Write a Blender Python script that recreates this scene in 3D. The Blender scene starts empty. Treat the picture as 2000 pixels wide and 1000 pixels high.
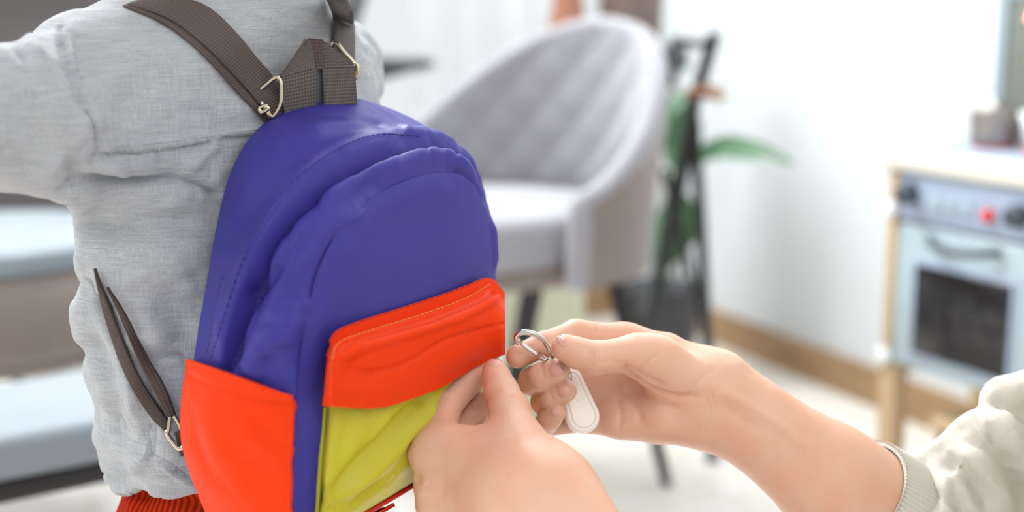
import bpy, bmesh, math, random
import numpy as np
from mathutils import Vector, Matrix, noise
from mathutils.bvhtree import BVHTree
R = math.radians
random.seed(4); rng = np.random.default_rng(4)
C = bpy.context.scene.collection
SC = bpy.context.scene
# ---------------------------------------------------------------- camera
CAMH = 0.80; PITCH = R(10.2); FPX = 2778.0
cd = bpy.data.cameras.new('camera'); cam = bpy.data.objects.new('camera', cd); C.objects.link(cam)
cam.location = (0, 0, CAMH); cam.rotation_euler = (R(90) - PITCH, 0, 0)
cd.sensor_width = 36; cd.lens = 36 * FPX / 2000; cd.clip_start = 0.02; cd.clip_end = 60
cd.dof.use_dof = True; cd.dof.focus_distance = 0.90; cd.dof.aperture_fstop = 3.0; cd.dof.aperture_blades = 0
SC.camera = cam
# ---------------------------------------------------------------- light and exposure
SC.view_settings.view_transform = 'Standard'; SC.view_settings.look = 'None'
SC.view_settings.exposure = 0.45; SC.view_settings.gamma = 1; SC.view_settings.use_curve_mapping = False
W = bpy.data.worlds.new('sky'); SC.world = W; W.use_nodes = True
bg = W.node_tree.nodes['Background']; bg.inputs[0].default_value = (0.93, 0.97, 1.0, 1); bg.inputs[1].default_value = 0.66
def area(name, loc, target, size, energy, col, sy=None):
    l = bpy.data.lights.new(name, 'AREA'); l.energy = energy; l.color = col; l.size = size
    l.shape = 'RECTANGLE'; l.size_y = sy or size
    o = bpy.data.objects.new(name, l); C.objects.link(o); o.location = loc
    o.rotation_euler = (Vector(target) - Vector(loc)).to_track_quat('-Z', 'Y').to_euler(); return o
area('back_fill_light', (0.0, 2.2, 2.5), (0.05, 2.3, 0.0), 1.8, 13, (1.0, 0.99, 0.97))  # added overhead fill brightening floor and walls at the back; no real fixture
area('window_light', (-0.85, 2.85, 2.35), (0.0, 0.95, 0.7), 1.3, 92, (0.95, 0.98, 1.0), 1.2)
area('left_fill_light', (-2.6, 0.2, 2.1), (-0.1, 0.95, 0.6), 1.4, 27, (1.0, 0.98, 0.95))  # added soft fill from the left, not an actual window
area('front_fill_light', (0.9, -0.9, 2.3), (0.0, 0.95, 0.6), 1.6, 13, (1.0, 0.97, 0.93))  # added front fill from behind the camera, no actual lamp

# ---------------------------------------------------------------- helpers
FW = np.array([0, math.cos(PITCH), -math.sin(PITCH)]); UPV = np.array([0, math.sin(PITCH), math.cos(PITCH)]); RT = np.array([1., 0, 0])
CO = np.array([0, 0, CAMH])
def P(px, py, d):                       # photograph position + distance -> point in the room
    return CO + d * (FW + RT * ((px - 1000) / FPX) - UPV * ((py - 500) / FPX))
def PZ(px, py, z):                      # the same on a horizontal level
    v = P(px, py, 1) - CO; return CO + v * ((z - CAMH) / v[2])
def pix(p):
    v = np.asarray(p) - CO; d = v @ FW; return (1000 + FPX * (v @ RT) / d, 500 - FPX * (v @ UPV) / d, d)
def setp(o, label=None, cat=None, group=None, kind=None):
    if label: o['label'] = label
    if cat: o['category'] = cat
    if group: o['group'] = group
    if kind: o['kind'] = kind
    return o
def thing(name, label, cat, loc=(0, 0, 0), rz=0, group=None):
    o = bpy.data.objects.new(name, None); C.objects.link(o); o.location = loc; o.rotation_euler = (0, 0, rz)
    o.empty_display_size = 0.05
    return setp(o, label, cat, group)
def link(name, me, mat, parent=None, smooth=True):
    if mat is not None: me.materials.append(mat)
    if smooth: me.polygons.foreach_set('use_smooth', [True] * len(me.polygons))
    o = bpy.data.objects.new(name, me); C.objects.link(o)
    if parent is not None:
        o.parent = parent
    return o
def wlink(name, me, mat, parent, smooth=True):          # mesh given in world coordinates under a placed parent
    o = link(name, me, mat, parent, smooth)
    bpy.context.view_layer.update()
    o.matrix_parent_inverse = parent.matrix_world.inverted(); return o
def mesh(name, V, F, uv=None):
    me = bpy.data.meshes.new(name); V = np.asarray(V, float)
    F = np.asarray(F) if not isinstance(F, list) else F
    me.from_pydata([tuple(v) for v in V], [], F.tolist() if isinstance(F, np.ndarray) else F)
    me.update()
    if uv is not None:
        l = me.uv_layers.new(name='uv'); idx = np.empty(len(me.loops), int); me.loops.foreach_get('vertex_index', idx)
        l.data.foreach_set('uv', np.asarray(uv, float)[idx].ravel())
    return me
def gridf(n, m, cn=False, cm=False):                    # faces of an n x m vertex grid
    i = np.arange(n if cn else n - 1); j = np.arange(m if cm else m - 1)
    I, J = np.meshgrid(i, j, indexing='ij'); I2 = (I + 1) % n; J2 = (J + 1) % m
    return np.stack([I * m + J, I2 * m + J, I2 * m + J2, I * m + J2], -1).reshape(-1, 4)
def bvh_of(V, F): return BVHTree.FromPolygons([tuple(v) for v in V], [tuple(f) for f in F])
def cast(b, px, py, lift=0.0):
    v = P(px, py, 1) - CO; v = v / np.linalg.norm(v)
    h, n, i, d = b.ray_cast(Vector(CO), Vector(v))
    if h is None: return None
    return np.array(h) - v * lift
def cast_curve(b, pts, lift=0.0, step=6, close=False):
    q = resample(np.array(pts, float), step, pixmode=True); out = []
    for x, y in q:
        h = cast(b, x, y, lift)
        if h is not None: out.append(h)
    return np.array(out)
def catmull(pts, n):
    p = np.array(pts, float); k = len(p); p = np.vstack([2 * p[0] - p[1], p, 2 * p[-1] - p[-2]])
    t = np.linspace(0, k - 1 - 1e-9, n); i = t.astype(int); f = (t - i)[:, None]
    a, b, c, d = p[i], p[i + 1], p[i + 2], p[i + 3]
    return 0.5 * (2 * b + (c - a) * f + (2 * a - 5 * b + 4 * c - d) * f ** 2 + (3 * b - a - 3 * c + d) * f ** 3)
def catmull_closed(pts, n):
    p = np.array(pts, float); k = len(p); t = np.arange(n) * k / n; i = t.astype(int); f = (t - i)[:, None]
    a, b, c, d = p[(i - 1) % k], p[i % k], p[(i + 1) % k], p[(i + 2) % k]
    return 0.5 * (2 * b + (c - a) * f + (2 * a - 5 * b + 4 * c - d) * f ** 2 + (3 * b - a - 3 * c + d) * f ** 3)
def resample(p, step, pixmode=False):
    p = catmull(p, 40 * len(p)) if len(p) > 2 else catmull(np.vstack([p[0], p.mean(0), p[1]]), 60)
    L = np.r_[0, np.cumsum(np.linalg.norm(np.diff(p, axis=0), axis=1))]
    n = max(3, int(L[-1] / step) + 1); s = np.linspace(0, L[-1], n)
    return np.stack([np.interp(s, L, p[:, k]) for k in range(p.shape[1])], 1)
def polydist(V, pts):
    best = np.full(len(V), 1e9)
    for a, b in zip(pts[:-1], pts[1:]):
        ab = b - a; L = ab @ ab
        if L < 1e-14: continue
        t = np.clip((V - a) @ ab / L, 0, 1)[:, None]
        best = np.minimum(best, ((V - a - t * ab) ** 2).sum(1))
    return np.sqrt(best)
def vnormals(V, F):
    F = np.asarray(F); n = np.cross(V[F[:, 2]] - V[F[:, 0]], V[F[:, 3]] - V[F[:, 1]]); N = np.zeros_like(V)
    for k in range(4): np.add.at(N, F[:, k], n)
    return N / (np.linalg.norm(N, axis=1)[:, None] + 1e-20)
def sculpt(V, F, strokes, flip=1, step=10):
    """strokes: (pixel polyline, amplitude, width); laid on the surface where the photograph shows the fold"""
    b = bvh_of(V, F); N = vnormals(V, F) * flip; D = np.zeros(len(V))
    for st in strokes:
        pts, amp, w = st[:3]
        c = cast_curve(b, pts, 0, step)
        if len(c) < 2: continue
        lo, hi = c.min(0) - 3 * w, c.max(0) + 3 * w
        m = np.where(((V > lo) & (V < hi)).all(1))[0]
        if not len(m): continue
        d = polydist(V[m], c)
        # fade at both ends
        e = np.minimum(np.linalg.norm(V[m] - c[0], axis=1), np.linalg.norm(V[m] - c[-1], axis=1))
        fade = np.clip(e / (2.2 * w), 0, 1) ** 0.8 if len(st) < 4 else 1
        D[m] += amp * np.exp(-(d / w) ** 2) * fade
    return V + N * D[:, None]
def tube(pts, r, seg=8, closed=False, cap=True):
    p = np.array(pts, float); n = len(p); r = np.broadcast_to(np.asarray(r, float), (n,))
    T = np.roll(p, -1, 0) - np.roll(p, 1, 0)
    if not closed: T[0] = p[1] - p[0]; T[-1] = p[-1] - p[-2]
    T /= np.linalg.norm(T, axis=1)[:, None] + 1e-12
    a = np.array([0, 0, 1.]) if abs(T[0][2]) < .9 else np.array([1., 0, 0]); u = np.cross(T[0], a); u /= np.linalg.norm(u)
    V = []
    for i in range(n):
        u = u - T[i] * (u @ T[i]); u /= np.linalg.norm(u); w = np.cross(T[i], u)
        for k in range(seg):
            q = 2 * math.pi * k / seg; V.append(p[i] + r[i] * (math.cos(q) * u + math.sin(q) * w))
    F = gridf(n, seg, closed, True).tolist()
    if not closed and cap: F += [list(range(seg))[::-1], [(n - 1) * seg + k for k in range(seg)]]
    return np.array(V), F
def merge(lst):
    V = []; F = []; o = 0
    for v, f in lst:
        V.append(np.asarray(v)); F += [[int(i) + o for i in q] for q in (f.tolist() if isinstance(f, np.ndarray) else f)]; o += len(v)
    return np.vstack(V), F
def box(c, s, bev=0.0, rot=None, seg=2):
    bm = bmesh.new(); bmesh.ops.create_cube(bm, size=1)
    for v in bm.verts: v.co = Vector((v.co.x * s[0], v.co.y * s[1], v.co.z * s[2]))
    if bev: bmesh.ops.bevel(bm, geom=bm.edges[:], offset=bev, segments=seg, profile=.5, affect='EDGES')
    bm.verts.index_update()
    V = np.array([v.co[:] for v in bm.verts]); F = [[v.index for v in f.verts] for f in bm.faces]; bm.free()
    if rot is not None: V = V @ np.array(rot).T
    return V + np.array(c), F
def lathe(prof, seg=32, c=(0, 0, 0)):
    V = []; n = len(prof)
    for r, z in prof:
        for k in range(seg):
            a = 2 * math.pi * k / seg; V.append((c[0] + r * math.cos(a), c[1] + r * math.sin(a), c[2] + z))
    F = gridf(n, seg, False, True).tolist(); F += [list(range(seg))[::-1], [(n - 1) * seg + k for k in range(seg)]]
    return np.array(V), F
def ribbon(L, Rr, th=0.0012, nw=6, bow=0.0):            # webbing between two edge curves, with thickness
    L = np.array(L); Rr = np.array(Rr); n = len(L); t = np.linspace(0, 1, nw)
    ctr = (L + Rr) / 2; T = np.gradient(ctr, axis=0); Wd = Rr - L; Nn = np.cross(T, Wd); Nn /= np.linalg.norm(Nn, axis=1)[:, None] + 1e-12
    if (Nn[n // 2] @ (CO - ctr[n // 2])) < 0: Nn = -Nn
    G = L[:, None] * (1 - t)[None, :, None] + Rr[:, None] * t[None, :, None] + Nn[:, None] * (bow * np.sin(math.pi * t))[None, :, None]
    top = (G + Nn[:, None] * th / 2).reshape(-1, 3); bot = (G - Nn[:, None] * th / 2).reshape(-1, 3)
    F = gridf(n, nw); k = n * nw; Fb = F[:, ::-1] + k; rim = []
    for i in range(n - 1):
        a, b = i * nw, (i + 1) * nw; rim += [[a, a + k, b + k, b], [a + nw - 1, b + nw - 1, b + nw - 1 + k, a + nw - 1 + k]]
    for j in range(nw - 1):
        e = (n - 1) * nw; rim += [[j, j + 1, j + 1 + k, j + k], [e + j, e + j + k, e + j + 1 + k, e + j + 1]]
    ln = np.r_[0, np.cumsum(np.linalg.norm(np.diff(ctr, axis=0), axis=1))]
    uv = np.stack(np.broadcast_arrays(ln[:, None], (t * np.linalg.norm(Wd, axis=1).mean())[None, :]), -1).reshape(-1, 2)
    return np.vstack([top, bot]), F.tolist() + Fb.tolist() + rim, np.vstack([uv, uv])
def thicken(V, F, th):                                  # closed sheet: inner copy along the normals
    F = np.asarray(F); N = vnormals(V, F); k = len(V)
    e = {}
    for f in F:
        for a, b in zip(f, np.roll(f, -1)): e[(a, b)] = 1
    rim = [[a, a + k, b + k, b][::-1] for (a, b) in e if (b, a) not in e]
    return np.vstack([V, V - N * th]), F.tolist() + (F[:, ::-1] + k).tolist() + rim
def fbm(V, sc, seed=0.0, oct=3):
    return np.array([noise.fractal(Vector((v[0] * sc + seed, v[1] * sc, v[2] * sc)), 0.8, 2.1, oct) for v in V])
# ---- implicit shapes: distance functions, meshed with surface nets
def cap(p, a, b, ra, rb):
    a = np.asarray(a, float); ab = np.asarray(b, float) - a
    t = np.clip((p - a) @ ab / (ab @ ab), 0, 1); return np.linalg.norm(p - a - t[:, None] * ab, axis=1) - (ra + (rb - ra) * t)
def ell(p, c, M, r):                                    # M rows = axes
    q = (p - np.asarray(c)) @ np.asarray(M).T / np.asarray(r); k = np.linalg.norm(q, axis=1); k2 = np.linalg.norm(q / np.asarray(r), axis=1) + 1e-9
    return k * (k - 1) / k2
def smin(a, b, k):
    h = np.maximum(k - np.abs(a - b), 0) / k; return np.minimum(a, b) - h * h * k * .25
def chain(p, pts, rad, k=0.003):
    d = None
    for i in range(len(pts) - 1):
        e = cap(p, pts[i], pts[i + 1], rad[i], rad[i + 1]); d = e if d is None else smin(d, e, k)
    return d
def nets(f, lo, hi, h, B=12, pad=0.012, newton=2):
    lo = np.asarray(lo, float); hi = np.asarray(hi, float)
    nb = np.ceil((hi - lo) / (h * B)).astype(int) ; n = nb * B + 1
    bi = np.stack(np.meshgrid(*[np.arange(k) for k in nb], indexing='ij'), -1).reshape(-1, 3)
    cen = lo + (bi + .5) * B * h; dc = f(cen); rad = B * h * .5 * 1.733 + pad
    G = np.full(n, 1.0, np.float32)
    act = np.abs(dc) < rad * 1.25
    for k in bi[(dc < 0) & ~act]: G[k[0]*B:k[0]*B+B+1, k[1]*B:k[1]*B+B+1, k[2]*B:k[2]*B+B+1] = -1
    off = np.stack(np.meshgrid(*[np.arange(B + 1)] * 3, indexing='ij'), -1).reshape(-1, 3)
    A = bi[act]
    for s in range(0, len(A), 150):
        idx = (A[s:s+150, None] * B + off[None]).reshape(-1, 3); v = f(lo + idx * h)
        G[idx[:, 0], idx[:, 1], idx[:, 2]] = v
    S = G < 0; cs = np.zeros(np.array(G.shape) - 1, int); sl = [slice(None, -1), slice(1, None)]
    for a in (0, 1):
        for b in (0, 1):
            for c in (0, 1): cs += S[sl[a], sl[b], sl[c]]
    cells = np.argwhere((cs > 0) & (cs < 8)); ID = np.full(cs.shape, -1); ID[tuple(cells.T)] = np.arange(len(cells))
    acc = np.zeros((len(cells), 3)); cnt = np.zeros(len(cells))
    cor = [(a, b, c) for a in (0, 1) for b in (0, 1) for c in (0, 1)]
    for p in cor:
        for ax in range(3):
            if p[ax]: continue
            q = list(p); q[ax] = 1; g0 = G[tuple((cells + p).T)]; g1 = G[tuple((cells + q).T)]; m = (g0 < 0) != (g1 < 0)
            t = g0[m] / (g0[m] - g1[m]); pos = np.tile(np.array(p, float), (m.sum(), 1)); pos[:, ax] = t
            acc[m] += pos; cnt[m] += 1
    V = lo + (cells + acc / cnt[:, None]) * h
    Fs = []
    for ax in range(3):
        a1, a2 = (ax + 1) % 3, (ax + 2) % 3
        s0 = [slice(None)] * 3; s1 = [slice(None)] * 3; s0[ax] = slice(None, -1); s1[ax] = slice(1, None)
        e = np.argwhere(S[tuple(s0)] != S[tuple(s1)]); e = e[(e[:, a1] > 0) & (e[:, a2] > 0) & (e[:, a1] < cs.shape[a1]) & (e[:, a2] < cs.shape[a2])]
        inv = S[tuple(e.T)]
        def c(d1, d2): x = e.copy(); x[:, a1] -= d1; x[:, a2] -= d2; return ID[tuple(x.T)]
        q = np.stack([c(1, 1), c(0, 1), c(0, 0), c(1, 0)], 1); q[~inv] = q[~inv][:, ::-1]; Fs.append(q)
    F = np.vstack(Fs); F = F[(F >= 0).all(1)]
    for _ in range(newton):
        e = h * .4; g = np.stack([(f(V + np.eye(3)[k] * e) - f(V - np.eye(3)[k] * e)) / (2 * e) for k in range(3)], 1)
        d = f(V); st = g * (d / np.maximum((g ** 2).sum(1), .25))[:, None]; L = np.linalg.norm(st, axis=1)[:, None]
        V = V - st * np.minimum(1, h / np.maximum(L, 1e-9))
    return V, F
def relax(V, F, it=2, lam=.5):
    F = np.asarray(F)
    for _ in range(it):
        A = np.zeros_like(V); n = np.zeros(len(V))
        for k in range(4):
            a, b = F[:, k], F[:, (k + 1) % 4]
            np.add.at(A, a, V[b]); np.add.at(n, a, 1); np.add.at(A, b, V[a]); np.add.at(n, b, 1)
        V = V + lam * (A / np.maximum(n, 1)[:, None] - V)
    return V
# ---------------------------------------------------------------- materials
def lin(c):
    c = [x / 255 for x in c]; return tuple((x / 12.92 if x <= .04045 else ((x + .055) / 1.055) ** 2.4) for x in c) + (1,)
def mat(name, rgb, rough=.6, metal=0, spec=.5, noise_amt=0.0, noise_scale=20, bump=0, bump_scale=200, stretch=(1, 1, 1), sheen=0, sss=0, trans=0, rgb2=None, detail=4):
    m = bpy.data.materials.new(name); m.use_nodes = True; nt = m.node_tree; b = nt.nodes['Principled BSDF']
    b.inputs['Base Color'].default_value = lin(rgb); b.inputs['Roughness'].default_value = rough; b.inputs['Metallic'].default_value = metal
    b.inputs['Specular IOR Level'].default_value = spec
    if sheen: b.inputs['Sheen Weight'].default_value = sheen; b.inputs['Sheen Roughness'].default_value = .5
    if sss: b.inputs['Subsurface Weight'].default_value = sss; b.inputs['Subsurface Radius'].default_value = (1, .35, .2); b.inputs['Subsurface Scale'].default_value = .006
    if trans: b.inputs['Transmission Weight'].default_value = trans
    tc = nt.nodes.new('ShaderNodeTexCoord'); mp = nt.nodes.new('ShaderNodeMapping'); mp.inputs['Scale'].default_value = stretch
    nt.links.new(tc.outputs['Object'], mp.inputs[0])
    if noise_amt:
        n = nt.nodes.new('ShaderNodeTexNoise'); n.inputs['Scale'].default_value = noise_scale; n.inputs['Detail'].default_value = detail; nt.links.new(mp.outputs[0], n.inputs[0])
        r = nt.nodes.new('ShaderNodeMix'); r.data_type = 'RGBA'; c = lin(rgb); c2 = lin(rgb2) if rgb2 else tuple(x * (1 - noise_amt) for x in c[:3]) + (1,)
        r.inputs[6].default_value = c; r.inputs[7].default_value = c2
        mr = nt.nodes.new('ShaderNodeMapRange'); mr.inputs[1].default_value = .35; mr.inputs[2].default_value = .68; nt.links.new(n.outputs[0], mr.inputs[0])
        nt.links.new(mr.outputs[0], r.inputs[0]); nt.links.new(r.outputs[2], b.inputs['Base Color'])
    if bump:
        n2 = nt.nodes.new('ShaderNodeTexNoise'); n2.inputs['Scale'].default_value = bump_scale; n2.inputs['Detail'].default_value = 3; nt.links.new(mp.outputs[0], n2.inputs[0])
        bp = nt.nodes.new('ShaderNodeBump'); bp.inputs['Strength'].default_value = bump; bp.inputs['Distance'].default_value = .001; nt.links.new(n2.outputs[0], bp.inputs['Height']); nt.links.new(bp.outputs[0], b.inputs['Normal'])
    return m
def N_(nt, t, **k):
    n = nt.nodes.new(t)
    for a, v in k.items(): setattr(n, a, v)
    return n
def linen_mat():
    m = mat('linen', (183, 187, 191), rough=.85, sheen=.15); nt = m.node_tree; b = nt.nodes['Principled BSDF']
    tc = N_(nt, 'ShaderNodeTexCoord'); hts = []
    cols = []
    for sc, rz in (((60, 60, 1500), 0), ((1400, 1400, 50), 0)):
        mp = N_(nt, 'ShaderNodeMapping'); mp.inputs['Scale'].default_value = sc; nt.links.new(tc.outputs['Object'], mp.inputs[0])
        n = N_(nt, 'ShaderNodeTexNoise'); n.inputs['Scale'].default_value = 1; n.inputs['Detail'].default_value = 2; nt.links.new(mp.outputs[0], n.inputs[0]); hts.append(n.outputs[0])
    add = N_(nt, 'ShaderNodeMath', operation='ADD'); nt.links.new(hts[0], add.inputs[0]); nt.links.new(hts[1], add.inputs[1])
    mr = N_(nt, 'ShaderNodeMapRange'); mr.inputs[1].default_value = .75; mr.inputs[2].default_value = 1.35; nt.links.new(add.outputs[0], mr.inputs[0])
    mx = N_(nt, 'ShaderNodeMix', data_type='RGBA'); mx.inputs[6].default_value = lin((151, 154, 159)); mx.inputs[7].default_value = lin((182, 183, 185)); nt.links.new(mr.outputs[0], mx.inputs[0]); nt.links.new(mx.outputs[2], b.inputs['Base Color'])
    n3 = N_(nt, 'ShaderNodeTexNoise'); n3.inputs['Scale'].default_value = 45; n3.inputs['Detail'].default_value = 4; nt.links.new(tc.outputs['Object'], n3.inputs[0])
    ad2 = N_(nt, 'ShaderNodeMath', operation='MULTIPLY_ADD'); ad2.inputs[1].default_value = 3.0; nt.links.new(n3.outputs[0], ad2.inputs[0]); nt.links.new(add.outputs[0], ad2.inputs[2])
    bp = N_(nt, 'ShaderNodeBump'); bp.inputs['Strength'].default_value = .5; bp.inputs['Distance'].default_value = .0008; nt.links.new(ad2.outputs[0], bp.inputs['Height']); nt.links.new(bp.outputs[0], b.inputs['Normal'])
    b.inputs['Transmission Weight'].default_value = 0
    return m
def web_mat(rgb):
    m = mat('webbing', rgb, rough=.75); nt = m.node_tree; b = nt.nodes['Principled BSDF']; uv = N_(nt, 'ShaderNodeUVMap'); sp = N_(nt, 'ShaderNodeSeparateXYZ'); nt.links.new(uv.outputs[0], sp.inputs[0])
    hs = []
    for k, s in ((0, 3300), (1, 2900)):
        mu = N_(nt, 'ShaderNodeMath', operation='MULTIPLY'); mu.inputs[1].default_value = s; nt.links.new(sp.outputs[k], mu.inputs[0])
        si = N_(nt, 'ShaderNodeMath', operation='SINE'); nt.links.new(mu.outputs[0], si.inputs[0]); hs.append(si.outputs[0])
    ad = N_(nt, 'ShaderNodeMath', operation='ADD'); nt.links.new(hs[0], ad.inputs[0]); nt.links.new(hs[1], ad.inputs[1])
    mr = N_(nt, 'ShaderNodeMapRange'); mr.inputs[1].default_value = -2; mr.inputs[2].default_value = 2; nt.links.new(ad.outputs[0], mr.inputs[0])
    mx = N_(nt, 'ShaderNodeMix', data_type='RGBA'); c = lin(rgb); mx.inputs[6].default_value = tuple(x * .55 for x in c[:3]) + (1,); mx.inputs[7].default_value = tuple(x * 1.35 for x in c[:3]) + (1,)
    nt.links.new(mr.outputs[0], mx.inputs[0]); nt.links.new(mx.outputs[2], b.inputs['Base Color'])
    bp = N_(nt, 'ShaderNodeBump'); bp.inputs['Strength'].default_value = .6; bp.inputs['Distance'].default_value = .0006; nt.links.new(mr.outputs[0], bp.inputs['Height']); nt.links.new(bp.outputs[0], b.inputs['Normal'])
    return m
def cord_mat():
    m = mat('corduroy', (186, 50, 14), rough=.9, spec=.1); nt = m.node_tree; b = nt.nodes['Principled BSDF']; tc = N_(nt, 'ShaderNodeTexCoord')
    w = N_(nt, 'ShaderNodeTexWave', wave_type='BANDS', bands_direction='DIAGONAL'); mp = N_(nt, 'ShaderNodeMapping'); mp.inputs['Scale'].default_value = (1, -.75, 0); nt.links.new(tc.outputs['Object'], mp.inputs[0]); nt.links.new(mp.outputs[0], w.inputs[0]); w.inputs['Scale'].default_value = 130; w.inputs['Distortion'].default_value = .1
    mx = N_(nt, 'ShaderNodeMix', data_type='RGBA'); mx.inputs[6].default_value = lin((136, 26, 4)); mx.inputs[7].default_value = lin((196, 52, 14)); nt.links.new(w.outputs[1], mx.inputs[0]); nt.links.new(mx.outputs[2], b.inputs['Base Color'])
    bp = N_(nt, 'ShaderNodeBump'); bp.inputs['Strength'].default_value = .7; bp.inputs['Distance'].default_value = .002; nt.links.new(w.outputs[1], bp.inputs['Height']); nt.links.new(bp.outputs[0], b.inputs['Normal'])
    return m
M = dict(
 linen=linen_mat(), web=web_mat((92, 84, 78)), webdark=web_mat((84, 70, 64)), webstrap=web_mat((62, 46, 42)), cord=cord_mat(),
 purple=mat('violet_nylon', (57, 53, 136), rough=.5, spec=.22, bump=.12, bump_scale=900),
 orange=mat('orange_nylon', (226, 56, 2), rough=.6, spec=.15, bump=.12, bump_scale=900),
 yellow=mat('yellow_nylon', (184, 176, 44), rough=.4, spec=.3, bump=.15, bump_scale=700),
 piping=mat('red_piping', (200, 36, 14), rough=.6), dkpipe=mat('dark_lining', (34, 30, 60), rough=.8),
 thread=mat('thread', (52, 48, 122), rough=.8), thread_o=mat('orange_thread', (222, 78, 26), rough=.8), thread_y=mat('tan_thread', (226, 150, 84), rough=.8), thread_g=mat('grey_thread', (150, 152, 158), rough=.9),
 steel=mat('polished_steel', (205, 200, 192), rough=.16, metal=1), brass=mat('pale_brass', (200, 185, 160), rough=.2, metal=1),
 skin=mat('skin', (216, 174, 150), rough=.45, spec=.35, noise_amt=.3, noise_scale=38, rgb2=(216, 163, 137), bump=.25, bump_scale=900, sss=.12),
 nail=mat('nail', (214, 160, 142), rough=.3, spec=.45, sss=.1),
 knit=mat('cream_jersey', (206, 202, 190), rough=.9, sheen=.2, bump=.4, bump_scale=1200),
 hair=mat('brown_hair', (120, 84, 58), rough=.5, noise_amt=.4, noise_scale=60, stretch=(8, 8, 1), bump=.5, bump_scale=300),
 denim=mat('blue_denim', (70, 86, 120), rough=.9), shoe=mat('canvas', (230, 228, 222), rough=.8),
 plastic=mat('ivory_plastic', (242, 238, 230), rough=.32, spec=.5),
 plastic2=mat('ivory_plastic_groove', (214, 209, 200), rough=.4),
 velvet=mat('grey_velvet', (140, 139, 145), rough=.75, sheen=.6, noise_amt=.08, noise_scale=6), velvet_out=mat('taupe_velvet', (122, 110, 104), rough=.8, sheen=.35, noise_amt=.1, noise_scale=8),
 velvet_dk=mat('dark_grey_velvet', (96, 90, 90), rough=.85, sheen=.3), velvet_bl=mat('pale_blue_grey_velvet', (126, 138, 147), rough=.75, sheen=.4, noise_amt=.1, noise_scale=9),
 black=mat('black_metal', (26, 26, 28), rough=.5), dgrey=mat('dark_grey_laminate', (88, 94, 96), rough=.45),
 wall=mat('white_paint', (222, 227, 229), rough=.85, bump=.05, bump_scale=60), base=mat('oak_baseboard', (176, 142, 104), rough=.55, noise_amt=.3, noise_scale=12, stretch=(1, 1, 8)),
 plank=mat('pale_oak_plank', (243, 240, 234), rough=.4, noise_amt=.16, noise_scale=5, stretch=(1, 9, 1), rgb2=(230, 222, 210)),
 pine=mat('birch_wood', (205, 176, 136), rough=.55, noise_amt=.2, noise_scale=14, stretch=(6, 6, 1)), kblue=mat('pale_blue_grey_lacquer', (164, 180, 188), rough=.4), ktop=mat('off_white_worktop', (214, 211, 200), rough=.4),
 kpanel=mat('silver_blue_panel', (158, 172, 192), rough=.35), knob=mat('dark_grey_plastic', (62, 72, 82), rough=.4), red=mat('red_plastic', (214, 52, 44), rough=.4),
 greypanel=mat('grey_backsplash', (118, 122, 114), rough=.5), pot=mat('brushed_metal', (150, 144, 138), rough=.35, metal=.7), ovenin=mat('dark_oven_glass', (34, 32, 34), rough=.12, spec=.6),
 terra=mat('terracotta', (164, 112, 90), rough=.8, noise_amt=.1), taupe=mat('taupe_ceramic', (126, 108, 100), rough=.7), white=mat('white_glaze', (238, 240, 240), rough=.3),
 leaf=mat('green_leaf', (66, 108, 68), rough=.45, noise_amt=.35, noise_scale=16), leafp=mat('pale_green_leaf', (130, 168, 138), rough=.5), gpot=mat('charcoal_pot', (74, 74, 78), rough=.7),
 woodred=mat('red_brown_wood', (138, 94, 70), rough=.5), lime=mat('pale_lime_plastic', (228, 230, 204), rough=.6), maroon=mat('maroon_fabric', (128, 88, 84), rough=.8, noise_amt=.3, noise_scale=20),
 frame=mat('white_window_frame', (236, 240, 242), rough=.4), soil=mat('soil', (60, 46, 36), rough=1),
)
gl = bpy.data.materials.new('clear_glass'); gl.use_nodes = True; nt = gl.node_tree; b = nt.nodes['Principled BSDF']; b.inputs['Base Color'].default_value = (1, 1, 1, 1); b.inputs['Roughness'].default_value = .02; b.inputs['Transmission Weight'].default_value = 1; b.inputs['IOR'].default_value = 1.1; M['glass'] = gl
cu = bpy.data.materials.new('sheer_voile'); cu.use_nodes = True; nt = cu.node_tree; nt.nodes.remove(nt.nodes['Principled BSDF'])
d1 = N_(nt, 'ShaderNodeBsdfDiffuse'); d1.inputs[0].default_value = lin((250, 251, 252)); d2 = N_(nt, 'ShaderNodeBsdfTranslucent'); d2.inputs[0].default_value = lin((250, 251, 252)); d3 = N_(nt, 'ShaderNodeBsdfTransparent')
m1 = N_(nt, 'ShaderNodeMixShader'); m1.inputs[0].default_value = .55; nt.links.new(d1.outputs[0], m1.inputs[1]); nt.links.new(d2.outputs[0], m1.inputs[2])
m2 = N_(nt, 'ShaderNodeMixShader'); m2.inputs[0].default_value = .5; nt.links.new(m1.outputs[0], m2.inputs[1]); nt.links.new(d3.outputs[0], m2.inputs[2]); nt.links.new(m2.outputs[0], nt.nodes['Material Output'].inputs[0]); M['voile'] = cu
# ---------------------------------------------------------------- room shell
K = np.array([0.337, 3.64]); DR = np.array([.41, -.912]); DL = np.array([-.912, -.41])
def wbox(K0, D, a, b_, z0, z1, th, out):                # a box standing on a wall line
    c = K0 + D * (a + b_) / 2 + out * th / 2; ang = math.atan2(D[1], D[0])
    rot = [[math.cos(ang), -math.sin(ang), 0], [math.sin(ang), math.cos(ang), 0], [0, 0, 1]]
    return box((c[0], c[1], (z0 + z1) / 2), (b_ - a, th, z1 - z0), 0, rot)
def st(name, vf, m, parent=None, sm=False):
    o = link(name, mesh(name, *vf), m, parent, sm)
    if parent is None: o['kind'] = 'structure'
    return o
OR = np.array([.912, .41]); OL = np.array([-.41, .912])
st('wall_right', wbox(K, DR, -.12, 5.2, -.02, 2.6, .12, OR), M['wall'])
st('baseboard_right', wbox(K, DR, 0.0, 5.2, 0, .075, -.016, OR), M['base'])
WA, WB = .33, 2.35
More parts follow.
